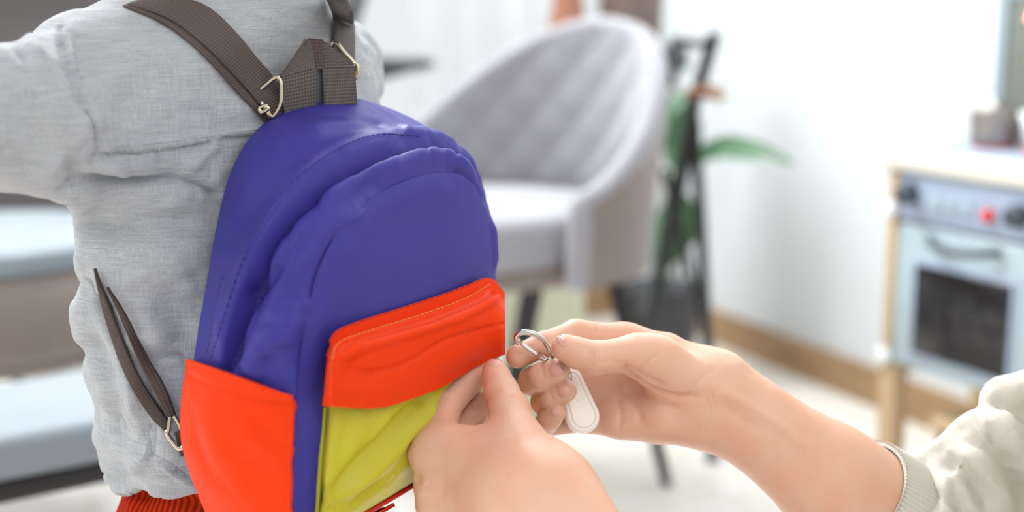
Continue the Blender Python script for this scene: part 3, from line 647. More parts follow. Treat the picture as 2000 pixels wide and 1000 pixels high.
wlink('body', mesh('body', V, F), M['skin'], child)
def hair_f(p):
    d = ell(p, TC + FT * .012 + [0, 0, .962], MT, [.079, .095, .096]); q = (p - TC) @ MT.T
    d = np.maximum(d, (-q[:, 1] - .050) + (q[:, 2] - 1.0) * -.9 * 0 - np.clip(q[:, 2] - .985, 0, 1) * 2.2)
    d = np.maximum(d, .865 - q[:, 2]); return d + .0015 * np.sin(q[:, 0] * 500 + q[:, 1] * 90)
V, F = nets(hair_f, (-.35, .8, .85), (-.02, 1.15, 1.08), .004); wlink('hair', mesh('hair', V, F), M['hair'], child)
# trousers
def trou_f(p, inset=0.0):
    q = (p - TC) @ MT.T
    k = (np.abs(q[:, 0] / (.084 - inset)) ** 2.4 + np.abs(q[:, 1] / (.066 - inset)) ** 2.4) ** (1 / 2.4); d = (k - 1) * .07
    d = np.maximum(d, np.maximum(q[:, 2] - .516, .40 - q[:, 2]))
    for s, kk, a in ((-1, KL, AL_), (1, KR, AR_)):
        d = smin(d, chain(p, [TC + UT * s * .046 + [0, 0, .43], kk, a + [0, 0, .02]], [.060 - inset, .052 - inset, .048 - inset], .01), .012)
    return d
def trou(p):
    d = trou_f(p); d = np.minimum(d, np.maximum(np.maximum(trou_f(p) - .006, p[:, 2] - .513), .498 - p[:, 2])); return np.maximum(d, .035 - p[:, 2])
V, F = nets(trou, (-.36, .80, .02), (-.0, 1.13, .56), .004)
V = sculpt(V, F, [([(262, 940), (300, 950), (390, 970)], .004, .004, 1), ([(270, 965), (330, 955), (420, 990)], -.004, .005), ([(275, 930), (260, 980), (255, 1020)], .004, .006)])
wlink('corduroy_trousers', mesh('corduroy_trousers', V, F), M['cord'], child)
for a in (AL_, AR_):
    def sh(p, a=a):
        d = cap(p, a - [0, 0, .012], a + FT * .085 - [0, 0, .018], .032, .024); d = smin(d, cap(p, a, a + [0, 0, .03], .030, .028), .01)
        return np.maximum(d, np.maximum(.0015 - p[:, 2], p[:, 2] - .075))
    V, F = nets(sh, a + np.array([-.16, -.16, -.05]), a + np.array([.10, .16, .09]), .0045); wlink('shoe', mesh('shoe', V, F), M['shoe'], child)
# ---------------------------------------------------------------- backpack
UB = np.array([.5, .866, 0]); NB = np.array([.866, -.5, 0]); TB = .085
PF = P(600, 600, .80)
bag = thing('backpack', 'violet child backpack with orange side pocket, orange flap and yellow front pocket', 'backpack', (-.09, .92, .49))
def on_plane(px, py, n):                                # photograph point on a plane parallel to the front of the bag
    v = P(px, py, 1) - CO; t = ((PF + NB * n - CO) @ NB) / (v @ NB); return CO + t * v
def loc(p): q = p - PF; return np.array([q @ UB, p[2], q @ NB])
def glob(u, z, n): return PF + UB * u + NB * n + np.array([0, 0, 1]) * (z - PF[2])
KEYS = [((430, 1003), (588, 1062)), ((390, 940), (573, 1000)), ((366, 860), (573, 930)), ((366, 780), (577, 850)), ((378, 703), (581, 770)), ((391, 620), (590, 690)), ((406, 540), (603, 610)),
        ((424, 440), (625, 520)), ((452, 332), (668, 440)), ((506, 250), (730, 385)), ((590, 203), (800, 350)), ((672, 192), (860, 338)), ((742, 216), (905, 345)), ((785, 262), (938, 385)),
        ((805, 330), (955, 450)), ((815, 430), (962, 540)), ((818, 560), (968, 660)), ((815, 690), (972, 780)), ((795, 790), (968, 840)), ((740, 845), (930, 880)), ((640, 905), (820, 945)), ((520, 975), (690, 1020))]
Bk = np.array([loc(on_plane(a[0], a[1], -TB))[:2] for a, b in KEYS]); Fk = np.array([loc(on_plane(b[0], b[1], 0))[:2] for a, b in KEYS])
NS, NTt = 520, 90
Bc = catmull_closed(Bk, NS); Fc = catmull_closed(Fk, NS); kk = np.arange(NS) * len(KEYS) / NS
tt = np.linspace(0, 1, NTt)
UVc = Bc[:, None] * (1 - tt)[None, :, None] + Fc[:, None] * tt[None, :, None]
cen = (Bc.mean(0) + Fc.mean(0)) / 2
tan = np.roll(UVc, -1, 0) - np.roll(UVc, 1, 0); tan /= np.linalg.norm(tan, axis=2)[..., None]
out = np.stack([-tan[..., 1], tan[..., 0]], -1)          # outward in the plane of the bag
if ((UVc[100, 0] - cen) @ out[100, 0]) < 0: out = -out
def sm(x, a, b): t = np.clip((x - a) / (b - a), 0, 1); return t * t * (3 - 2 * t)
tg = np.interp(kk, [0, 4, 6, 8, 10, 11, 12, 13, 15, 22], [.44, .44, .58, .78, .86, .86, .88, .88, .88, .88])
arch = sm(kk, 3.2, 5.5) * (1 - sm(kk, 16, 19))
T_, G_ = np.meshgrid(tt, tg); A_ = arch[:, None]
disp = .011 * np.sin(math.pi * np.clip(T_, 0, 1)) ** .7 * (1 - .4 * (1 - A_))
x = (T_ - G_)
cover = .0075 * np.exp(-((x + .10) / .10) ** 2) * (x < 0) + .0075 * np.exp(-(.10 / .10) ** 2) * 0
prof1 = np.where(x < 0, .0105 * np.exp(-(np.minimum(x + .055, 0) / .16) ** 2) * (1 - sm(x, -.055, 0.0) * .55), 0)
groove = -.0115 * np.exp(-(x / .026) ** 2)
ruf = .0075 * np.exp(-((T_ - (G_ + 1) / 2 - .02) / ((1 - G_) * .30 + .02)) ** 2)
edge = -.0065 * np.exp(-((1 - T_) / .045) ** 2)
disp = disp + A_ * (prof1 + groove + ruf + edge)
ss = kk[:, None] * 1.0
wr = np.array([[noise.noise(Vector((k * 1.35, t * 2.4, 5))) for t in tt] for k in kk])
wr2 = np.array([[noise.noise(Vector((k * 3.2, t * 5 + k * .6, 9))) for t in tt] for k in kk])
disp = disp + A_ * (.006 * wr * (.35 + .65 * sm(T_ - G_, -.05, .1)) + .0028 * wr2 * sm(T_, .5, .9)) * np.sin(math.pi * T_) ** .5
Q = UVc + out * disp[..., None]
nn = -TB + TB * T_ + .0
GV = PF + Q[..., 0:1] * UB + nn[..., None] * NB + (Q[..., 1:2] - PF[2]) * np.array([0, 0, 1.])
GF = gridf(NS, NTt, True); GVf = GV.reshape(-1, 3)
tst = vnormals(GVf, GF)[100 * NTt + 40]
og = out[100, 40, 0] * UB + out[100, 40, 1] * np.array([0, 0, 1.])
if tst @ og < 0: GF = GF[:, ::-1]
GVf = sculpt(GVf, GF, [
 ([(455, 735), (480, 640), (515, 560), (560, 500), (620, 440)], -.004, .005), ([(470, 760), (500, 700), (560, 640), (590, 610)], .005, .008), ([(500, 740), (530, 700), (560, 700)], -.004, .006),
 ([(520, 600), (560, 570), (600, 560)], -.003, .006), ([(610, 480), (650, 440), (700, 420), (720, 395)], .004, .006), ([(560, 690), (575, 620), (600, 560)], .003, .006),
 ([(690, 400), (720, 365), (760, 350)], -.003, .005), ([(750, 335), (820, 300), (880, 300), (915, 325)], .003, .006), ([(880, 335), (905, 345), (925, 370), (945, 420)], -.005, .005), ([(915, 325), (945, 350), (962, 400)], .004, .007), ([(955, 420), (968, 470), (965, 540)], .004, .006),
 ([(600, 230), (680, 232), (760, 250), (830, 268)], -.002, .008), ([(560, 290), (640, 245), (740, 240)], .003, .010), ([(700, 190), (760, 225), (800, 265)], -.0015, .005),
 ([(430, 650), (470, 520), (540, 400), (640, 310), (740, 268), (810, 268)], -.0012, .0016, 1), ([(440, 480), (470, 380), (530, 290)], .002, .012), ([(415, 690), (430, 600), (445, 520)], .0025, .010),
])
gus = wlink('side_panel', mesh('side_panel', GVf, GF), M['purple'], bag); GB = bvh_of(GVf, GF)
# front panel, puffed, and back panel
def panel(curve, n0, puff, sgn, name, nr=46):
    c = curve.mean(0); V = []
    rr = np.linspace(0, 1, nr)
    for r in rr[1:]:
        e = n0 + sgn * (puff * (1 - r ** 2.6))
        for q in curve: g = c + (q - c) * r; V.append(glob(g[0], g[1], e))
    k = len(curve); F = gridf(nr - 1, k, False, True).tolist(); V.append(glob(c[0], c[1], n0 + sgn * puff)); m = len(V) - 1
    # centre closed with quads
    F += [[m, j, (j + 1) % k, (j + 2) % k] for j in range(0, k, 2)]
    return np.array(V), np.array(F)
V, F = panel(Fc[::2], 0, .010, 1, 'front'); 
n_ = vnormals(V, F)
if (n_ @ NB).mean() < 0: F = F[:, ::-1]
V = V + NB * (fbm(V, 14, 1.0, 2) * .0016)[:, None]
V = sculpt(V, F, [([(606, 900), (612, 700), (640, 540), (700, 450)], .002, .008), ([(600, 640), (625, 560), (660, 490)], -.002, .006), ([(680, 470), (740, 410), (820, 370), (890, 365)], .0018, .008)])
wlink('front_panel', mesh('front_panel', V, F), M['purple'], bag); FB = bvh_of(V, F)
V, F = panel(Bc[::2], -TB, .003, -1, 'back'); 
if (vnormals(V, F) @ NB).mean() > 0: F = F[:, ::-1]
wlink('back_panel', mesh('back_panel', V, F), M['purple'], bag)
# seam piping where gusset meets front

stitches('stitching', GB, [(412, 700), (430, 640), (455, 560), (490, 470), (540, 390), (600, 330), (670, 285), (740, 262), (822, 266)], M['thread'], gus, .0028, .0020, .0004, .0003)
stitches('stitching', GB, [(404, 690), (418, 610), (436, 530)], M['thread'], gus, .0028, .0020, .0003, .0002)
# orange side pocket: follows the gusset, standing a few millimetres proud
kt = np.linspace(0, 1, 90); KP = []
npk, mpk = 130, 60
def gus_at(k, t, lift):
    k = k % len(KEYS); i = k / len(KEYS) * NS; i0 = int(i) % NS; i1 = (i0 + 1) % NS; f = i - int(i); j = t * (NTt - 1); j0 = min(int(j), NTt - 2); g = j - j0
    b = (Bc[i0] * (1 - f) + Bc[i1] * f); e = (Fc[i0] * (1 - f) + Fc[i1] * f); o = out[i0, j0] * (1 - f) + out[i1, j0] * f
    bul = .011 * math.sin(math.pi * min(max(t, 0), 1)) ** .7
    q = b * (1 - t) + e * t + o * (bul + lift); return glob(q[0], q[1], -TB + TB * t)
V = []
for i in range(npk):
    for j in range(mpk):
        t = j / (mpk - 1); top = 4.0 + .12 * math.sin(math.pi * t)
        k = -1.6 + (top + 1.6) * i / (npk - 1)
        lip = .0012 * math.exp(-((1 - i / (npk - 1)) / .03) ** 2)
        V.append(gus_at(k, -.015 + t * 1.03, .0042 + lip + .0025 * math.sin(math.pi * t) * (i / npk)))
V = np.array(V); F = gridf(npk, mpk)
if vnormals(V, F)[60 * mpk + 30] @ (CO - V[60 * mpk + 30]) < 0: F = F[:, ::-1]
V = sculpt(V, F, [([(375, 722), (440, 752), (510, 775), (575, 780)], .0016, .0025, 1), ([(375, 735), (440, 764), (510, 787), (575, 792)], -.0012, .002, 1),
   ([(430, 790), (480, 830), (560, 880)], .0035, .010), ([(390, 760), (420, 850), (440, 950)], .003, .012), ([(450, 900), (520, 940), (560, 990)], -.003, .010), ([(370, 820), (400, 900), (450, 980)], -.002, .008), ([(470, 800), (530, 850), (565, 868)], -.003, .005)])
F0 = F; V, F = thicken(V, F, .0022); sp_o = wlink('side_pocket', mesh('side_pocket', V, F), M['orange'], bag)
# yellow front pocket with wrinkles
def patch(rows, offs, nu=90, nv=70):
    """rows: list of (top px, bottom px) columns; surface between them standing offs(u,v) proud of the front plane"""
    Tp = resample_n(np.array([r[0] for r in rows], float), nu); Bp = resample_n(np.array([r[1] for r in rows], float), nu); V = []
    for i in range(nu):
        for j in range(nv):
            u = i / (nu - 1); v = j / (nv - 1); q = Tp[i] * (1 - v) + Bp[i] * v; V.append(on_plane(q[0], q[1], offs(u, v)))
    F = gridf(nu, nv)
    V = np.array(V)
    if (vnormals(V, F) @ NB).mean() < 0: F = F[:, ::-1]
    return V, F
def resample_n(p, n): return catmull(p, n)
V, F = patch([((640, 740), (617, 1055)), ((760, 720), (700, 1006)), ((880, 690), (815, 938)), ((972, 650), (962, 852))], lambda u, v: .0085 + .012 * (math.sin(math.pi * u) * math.sin(math.pi * min(1, v * .9 + .1))) ** .7 - .005 * (u < .03))
V = sculpt(V, F, [([(645, 985), (690, 920), (745, 860), (810, 800), (850, 760)], -.006, .006), ([(660, 990), (720, 930), (790, 860), (860, 790)], .005, .006), ([(640, 960), (670, 880), (720, 800)], .003, .008), ([(650, 1000), (700, 965), (760, 930)], -.004, .005),
  ([(690, 985), (760, 925), (830, 880)], .002, .009), ([(700, 800), (670, 870), (650, 940)], -.003, .006), ([(770, 790), (740, 840), (700, 880)], .003, .006), ([(645, 800), (637, 900), (625, 1000)], -.0012, .0014, 1), ([(820, 790), (800, 830), (810, 900)], -.002, .01)])
YB = bvh_of(V, F); V2, F2 = thicken(V, F, .0014); yp = wlink('front_pocket', mesh('front_pocket', V2, F2), M['yellow'], bag)
stitches('stitching', YB, [(650, 805), (643, 870), (634, 940), (627, 1000)], M['thread_y'], yp, .0024, .0016, .0003, .0003)
# bottom piping of the pocket
bp = np.array([on_plane(x, y, .0075) for x, y in resample(np.array([(617, 1056), (700, 1008), (815, 940), (905, 884), (962, 854)], float), 5)])
wlink('lower_piping', mesh('lower_piping', *tube(bp + np.array([0, 0, -.0012]), .0016, 7)), M['piping'], bag); wlink('lower_lining', mesh('lower_lining', *tube(bp + np.array([0, 0, .0014]) - NB * .001, .0010, 6)), M['dkpipe'], bag)
lp = np.array([on_plane(x, y, .004) for x, y in resample(np.array([(634, 795), (627, 880), (622, 960), (617, 1056)], float), 5)])
wlink('pocket_edge', mesh('pocket_edge', *tube(lp, .0015, 7)), M['yellow'], bag)
# orange band and flap
def bands(u, v):
    s = sm(v, .13, .24); b = .0095 + .0050 * math.sin(math.pi * min(1, u * .96 + .02)) ** .5
    puffv = .013 * sm(v, .12, .30) * (1 - .30 * sm(v, .7, 1.0)); e = sm(u, .0, .10) * 1.0
    return b + puffv * (.35 + .65 * e) + .009 * sm(u, .75, 1) * sm(v, .1, .6)
V, F = patch([((640, 690), (631, 793)), ((656, 652), (662, 795)), ((700, 630), (716, 797)), ((780, 604), (772, 789)), ((860, 578), (862, 757)), ((920, 556), (920, 722)), ((958, 543), (962, 702)), ((986, 572), (987, 692))], bands, 150, 90)
V = sculpt(V, F, [([(668, 684), (690, 672), (760, 652), (850, 625), (930, 592), (968, 572)], -.0032, .0020, 1), ([(672, 694), (700, 682), (760, 662), (850, 636), (930, 603), (970, 580)], .003, .0032, 1),
  ([(690, 668), (694, 680), (688, 690)], .003, .003), ([(680, 700), (700, 705), (715, 690)], -.0035, .004), ([(690, 722), (740, 726), (800, 705), (860, 668), (920, 648), (984, 632)], -.0014, .0018, 1), ([(665, 705), (680, 725), (710, 735), (760, 725)], -.002, .005),
  ([(870, 640), (920, 630), (970, 625)], .002, .006), ([(650, 655), (644, 720), (640, 780)], .001, .003), ([(820, 700), (880, 690), (960, 670)], .0012, .010), ([(700, 770), (740, 780), (790, 765)], .002, .008)])
OB = bvh_of(V, F); V2, F2 = thicken(V, F, .0018); fo = wlink('pocket_flap', mesh('pocket_flap', V2, F2), M['orange'], bag)
stitches('stitching', OB, [(650, 700), (655, 678), (675, 662), (740, 640), (830, 612), (910, 582), (962, 552)], M['thread_y'], fo, .0034, .0012, .00035, .0004)
stitches('stitching', OB, [(652, 690), (648, 730), (644, 780)], M['thread_o'], fo, .0026, .0018, .0003, .0003)
stitches('stitching', OB, [(700, 728), (760, 724), (820, 696), (870, 662), (930, 645), (984, 632)], M['thread_o'], fo, .0026, .0020, .0003, .0003)
# ---- webbing: shoulder straps, handle, buckles
def strap(name, Lp, Rp, mt, lift0=.004, dd=None, th=.0014, n=46, par=bag, bow=.0006):
    Lq = catmull(np.array(Lp, float), n); Rq = catmull(np.array(Rp, float), n); L = []; Rr = []; last = [None, None]
    for i in range(n):
        for q, o in ((Lq[i], L), (Rq[i], Rr)):
            h = cast(SB, q[0], q[1], lift0) if dd is None or dd[i] is None else P(q[0], q[1], dd[i])
            if h is None: h = P(q[0], q[1], pix(o[-1])[2] if o else .86)
            o.append(h)
    L = np.array(L); Rr = np.array(Rr)
    for _ in range(6):
        for X in (L, Rr): X[1:-1] = (X[:-2] + X[1:-1] * 2 + X[2:]) / 4
    V, F, uv = ribbon(L, Rr, th, 8, bow); return wlink(name, mesh(name, V, F, uv), mt, par)
st1 = strap('shoulder_strap', [(250, 8), (330, 36), (400, 88), (460, 150), (500, 195), (528, 238)], [(318, -14), (400, 10), (455, 58), (500, 112), (548, 170), (566, 222)], M['webdark'], .006)
strap('strap_lining', [(240, 12), (320, 45), (390, 100), (450, 165), (495, 212), (530, 250)], [(262, 8), (345, 44), (415, 98), (470, 158), (508, 204), (545, 240)], M['webdark'], .003)
st2 = strap('shoulder_strap', [(630, -20), (648, 20), (652, 55), (652, 90), (655, 130)], [(672, -12), (690, 32), (692, 70), (692, 110), (694, 150)], M['web'], .005)
def wire(nm, pts, r, par, m=M['steel'], closed=False): return wlink(nm, mesh(nm, *tube(resample(np.array(pts), .0012) if not closed else np.array(pts), r, 9, closed)), m, par)
D1 = pix(cast(SB, 530, 190, .010) if cast(SB, 530, 190, .01) is not None else P(530, 190, .88))[2] - .0035
def loop(pp, d, r, par, m): 
    r = r * 1.25; q = catmull_closed([P(a, b, d + (c if c else 0)) for a, b, c in pp], 70); wlink('buckle', mesh('buckle', *tube(q, r, 9, True)), m, par)
loop([(504, 182, 0), (520, 165, 0), (538, 152, 0), (547, 156, 0), (549, 172, 0), (547, 205, 0.002), (532, 228, 0.002), (522, 217, 0), (512, 204, 0)], D1, .00115, st1, M['brass'])
loop([(506, 212, 0), (516, 207, 0), (524, 212, 0), (512, 219, 0)], D1 - .002, .0011, st1, M['brass'])
D2 = pix(cast(SB, 680, 120, .008))[2] - .007
loop([(647, 90, 0), (657, 85, 0), (672, 102, 0), (692, 124, 0), (697, 140, 0), (694, 150, 0), (682, 150, 0.004), (660, 120, 0.004)], D2, .00115, st2, M['brass'])
loop([(690, 132, 0), (698, 128, 0), (699, 146, 0), (692, 152, 0)], D2 - .002, .0010, st2, M['brass'])
# folded grab handle
def quadgrid(c, n=14, m=20):
    c = [np.array(x) for x in c]; V = []; uv = []
    w = np.linalg.norm(c[1] - c[0]); h = np.linalg.norm(c[3] - c[0])
    for i in range(n):
        for j in range(m):
            u = i / (n - 1); v = j / (m - 1); V.append(c[0] * (1 - u) * (1 - v) + c[1] * u * (1 - v) + c[2] * u * v + c[3] * (1 - u) * v); uv.append((u * w, v * h))
    return np.array(V), gridf(n, m), np.array(uv)
def webplate(nm, c, par, m, th=.0016):
    V, F, uv = quadgrid(c); k = len(V); V2, F2 = thicken(V, F, th)
    return wlink(nm, mesh(nm, V2, F2, np.vstack([uv, uv])), m, par)
hd = .893
han = webplate('grab_handle', [P(556, 222, hd), P(618, 212, hd + .012), P(618, 132, hd + .002), P(547, 150, hd - .008)], bag, M['web'])
webplate('handle_fold', [P(547, 150, hd - .008), P(618, 132, hd + .002), P(606, 76, hd - .002), P(598, 78, hd - .006)], han, M['web'])
webplate('handle_fold', [P(631, 132, hd + .012), P(693, 130, hd + .024), P(640, 84, hd + .010), P(629, 78, hd + .004)], han, M['web'])
webplate('handle_leg', [P(634, 212, hd + .016), P(698, 207, hd + .034), P(693, 130, hd + .024), P(631, 132, hd + .012)], han, M['web'])
webplate('handle_inside', [P(609, 134, hd + .006), P(633, 134, hd + .012), P(630, 77, hd + .004), P(603, 75, hd - .003)], han, M['webdark'])
webplate('handle_back', [P(606, 214, hd + .017), P(645, 214, hd + .024), P(645, 128, hd + .018), P(600, 128, hd + .010)], han, M['dgrey'])
# lower adjusting straps and buckle
lw = strap('lower_strap', [(184, 526), (194, 575), (217, 655), (247, 735), (288, 805), (320, 840)], [(187, 524), (206, 577), (234, 650), (264, 722), (304, 788), (337, 832)], M['webstrap'], .004)
strap('lower_strap', [(208, 562), (232, 612), (264, 690), (302, 765), (324, 812)], [(211, 560), (246, 615), (282, 685), (322, 755), (344, 812)], M['webstrap'], .007)
D3 = pix(cast(SB, 330, 840, .008))[2] - .002
loop([(326, 845, 0), (330, 838, 0), (334, 812, 0), (340, 812, 0), (357, 842, 0), (359, 868, 0), (350, 876, 0), (336, 862, 0)], D3, .0013, lw, M['brass'])
strap('strap_anchor', [(340, 845), (346, 866), (352, 892)], [(356, 838), (362, 862), (370, 888)], M['webdark'], .006, n=12)
# ---------------------------------------------------------------- the adult with the two hands
RS = P(2340, 430, 1.03); RE = P(1965, 1175, 1.0); LS = P(2600, 580, .72); LE = P(1900, 1720, .70)
PEL = np.array([.56, .87, .20]); adult = thing('person', 'adult kneeling at the right in a cream sweatshirt, both hands reaching to the backpack', 'person', (PEL[0], PEL[1], 0))
def ch(p, pts, k=.003):
    return chain(p, [P(*q[:3]) for q in pts], [q[3] for q in pts], k)
def rhand(p):
    fore = smin(ch(p, [(1405, 750, .955, .0168), (1470, 798, .957, .0170), (1620, 902, .965, .0225), (1740, 985, .972, .028)], .01),
                ch(p, [(1390, 800, .952, .0165), (1465, 850, .955, .0170), (1610, 968, .965, .0245), (1740, 1070, .972, .029)], .01), .03)
    fore = smin(fore, ch(p, [(1470, 828, .958, .020), (1640, 945, .966, .029), (1850, 1100, .985, .034)], .01), .02)
    palm = ch(p, [(1400, 740, .958, .0150), (1300, 690, .962, .0135), (1218, 668, .962, .0122)])
    for q in ([(1390, 770, .958, .016), (1290, 740, .964, .014), (1178, 722, .966, .0118)], [(1385, 795, .956, .016), (1290, 780, .962, .014), (1168, 765, .964, .0110)], [(1375, 815, .952, .016), (1280, 818, .956, .0135), (1160, 815, .956, .0102)]):
        palm = smin(palm, ch(p, q), .014)
    palm = smin(palm, ch(p, [(1352, 806, .945, .0175), (1290, 816, .941, .0150), (1215, 822, .945, .0100)]), .016)      # heel of the hand
    palm = smin(palm, ch(p, [(1365, 758, .944, .0165), (1310, 730, .932, .0178), (1262, 700, .922, .0140)]), .012)      # ball of the thumb
    palm = smin(palm, fore, .022)
    th = ch(p, [(1285, 702, .925, .0150), (1238, 692, .914, .0122), (1165, 699, .904, .0104), (1128, 690, .903, .0094), (1104, 679, .903, .0088)], .004)
    palm = smin(palm, th, .010)
    idx = ch(p, [(1225, 668, .962, .0112), (1125, 652, .950, .0092), (1062, 673, .936, .0082), (1012, 696, .927, .0079)], .004)
    d = smin(palm, ch(p, [(1225, 668, .962, .0112), (1125, 652, .950, .0092)]), .008)
    d = smin(d, idx, .0014)
    for pr, rest in (([(1178, 722, .966, .0105), (1042, 746, .950, .0090)], [(1042, 746, .950, .0090), (1041, 744, .934, .0088), (1060, 737, .920, .0085), (1089, 723, .914, .0082)]),
                     ([(1168, 765, .964, .0100), (1064, 787, .951, .0082)], [(1064, 787, .951, .0083), (1063, 785, .937, .0080), (1080, 777, .924, .0078), (1104, 764, .918, .0074)]),
                     ([(1160, 815, .956, .0092), (1068, 832, .945, .0068)], [(1068, 832, .945, .0069), (1066, 828, .934, .0067), (1074, 818, .925, .0064), (1086, 807, .920, .0062)])):
        d = smin(d, smin(smin(ch(p, pr), ch(p, rest, .005), .004), d + .05, .001) if False else ch(p, pr), .006)
        d = smin(d, ch(p, rest, .005), .0007)
    return d
HV, HF = nets(rhand, (-.03, .80, .42), (.30, 1.03, .79), .00125, B=14, pad=.008)
cr = [([(1300, 757), (1260, 735), (1215, 712)], -.0010, .0022), ([(1372, 773), (1330, 775), (1290, 765), (1245, 742), (1215, 716)], -.0016, .0024),
      ([(1222, 733), (1240, 745), (1262, 712), (1285, 690)], -.0006, .0012), ([(1145, 683), (1150, 695), (1148, 712)], -.0006, .0012), ([(1152, 681), (1158, 695), (1156, 712)], -.0005, .0011), ([(1165, 625), (1172, 640), (1164, 652)], -.0008, .0014),
      ([(1195, 745), (1235, 780), (1255, 830)], -.0010, .0025), ([(1210, 740), (1280, 785), (1330, 800)], -.0009, .0022), ([(1205, 770), (1212, 815), (1205, 845)], -.0007, .002),
      ([(1378, 770), (1388, 810), (1378, 850)], -.0010, .0022), ([(1388, 765), (1400, 810), (1390, 855)], -.0006, .0014), ([(1350, 770), (1370, 740), (1395, 720)], -.0006, .002),
      ([(1400, 760), (1450, 785), (1500, 815), (1580, 880)], .0012, .0035), ([(1395, 780), (1440, 812), (1500, 850)], -.0010, .004), ([(1420, 700), (1445, 712), (1465, 730)], .0014, .008),
      ([(1060, 700), (1058, 715), (1062, 740)], -.0004, .0010), ([(1078, 748), (1074, 765), (1080, 785)], -.0004, .0010), ([(1215, 712), (1190, 706), (1150, 716)], -.0003, .001)]
HV = sculpt(HV, HF, [(c_[0], c_[1] * 1.5, c_[2]) for c_ in cr], step=4)
RB = bvh_of(HV, HF)
def lhand(p):
    fore = ch(p, [(1075, 985, .826, .0235), (1120, 1040, .815, .0240), (1300, 1230, .775, .031), (1500, 1430, .735, .036)], .01)
    fore = smin(fore, ch(p, [(1010, 1010, .845, .0200), (1080, 1090, .835, .0220), (1260, 1280, .795, .030)], .01), .03)
    palm = ch(p, [(1050, 965, .835, .0180), (950, 925, .854, .0135), (842, 884, .872, .0118)])
    for q in ([(1050, 985, .838, .019), (940, 965, .860, .0140), (850, 948, .874, .0112)], [(1040, 1010, .845, .019), (950, 1010, .866, .0140), (852, 990, .876, .0118)], [(1040, 1040, .850, .020), (960, 1050, .868, .0155), (880, 1042, .880, .0112)]):
        palm = smin(palm, ch(p, q), .012)
    palm = smin(palm, ch(p, [(1080, 955, .835, .0180), (1040, 908, .848, .0150), (1012, 862, .864, .0135)]), .020)
    palm = smin(palm, ch(p, [(1040, 930, .848, .016), (950, 897, .866, .0115), (880, 884, .876, .0095)]), .022)
    palm = smin(palm, ch(p, [(1008, 880, .868, .012), (945, 868, .872, .0095), (880, 862, .876, .0095)]), .010)
    palm = smin(palm, fore, .03)
    th = ch(p, [(1012, 860, .864, .0135), (995, 802, .884, .0118), (979, 765, .898, .0102), (970, 738, .908, .0082), (966, 722, .912, .0072)], .006)
    palm = smin(palm, th, .010)
    d = smin(palm, ch(p, [(842, 884, .872, .0118), (873, 792, .902, .0098)]), .008)
    d = smin(d, ch(p, [(873, 792, .902, .0098), (912, 748, .925, .0086), (938, 731, .934, .0074)], .006), .0012)
    for a, b in (([(846, 938, .870, .0120), (882, 850, .915, .0098)], [(882, 850, .915, .0098), (915, 815, .928, .0088), (948, 790, .925, .0078)]),
                 ([(858, 992, .874, .0115), (892, 905, .920, .0095)], [(892, 905, .920, .0095), (930, 870, .930, .0083), (962, 850, .922, .0072)]),
                 ([(880, 1042, .880, .0105), (915, 960, .920, .0080)], [(915, 960, .920, .0080), (945, 930, .926, .0070), (972, 905, .918, .0062)])):
        d = smin(d, ch(p, a), .006); d = smin(d, ch(p, b, .005), .0010)
    return d
LV, LF = nets(lhand, (-.09, .60, .28), (.18, .96, .79), .0014, B=14, pad=.008)
LV = sculpt(LV, LF, [([(802, 868), (798, 885), (803, 902)], .0018, .006), ([(800, 920), (806, 932), (830, 940)], -.0035, .005), ([(803, 960), (804, 975), (812, 990)], .0014, .006), ([(830, 900), (860, 905), (930, 925)], -.0010, .006), ([(830, 960), (900, 965), (980, 975)], .0010, .007), ([(885, 836), (910, 842), (938, 836)], -.0008, .002), ([(820, 930), (850, 945), (900, 950)], -.0010, .008), ([(860, 905), (920, 925), (990, 940)], .0012, .009), ([(985, 780), (1000, 775), (1015, 782)], -.0004, .0014), ([(1000, 850), (1040, 900), (1070, 950)], .0010, .009)], step=4)
LB = bvh_of(LV, LF)
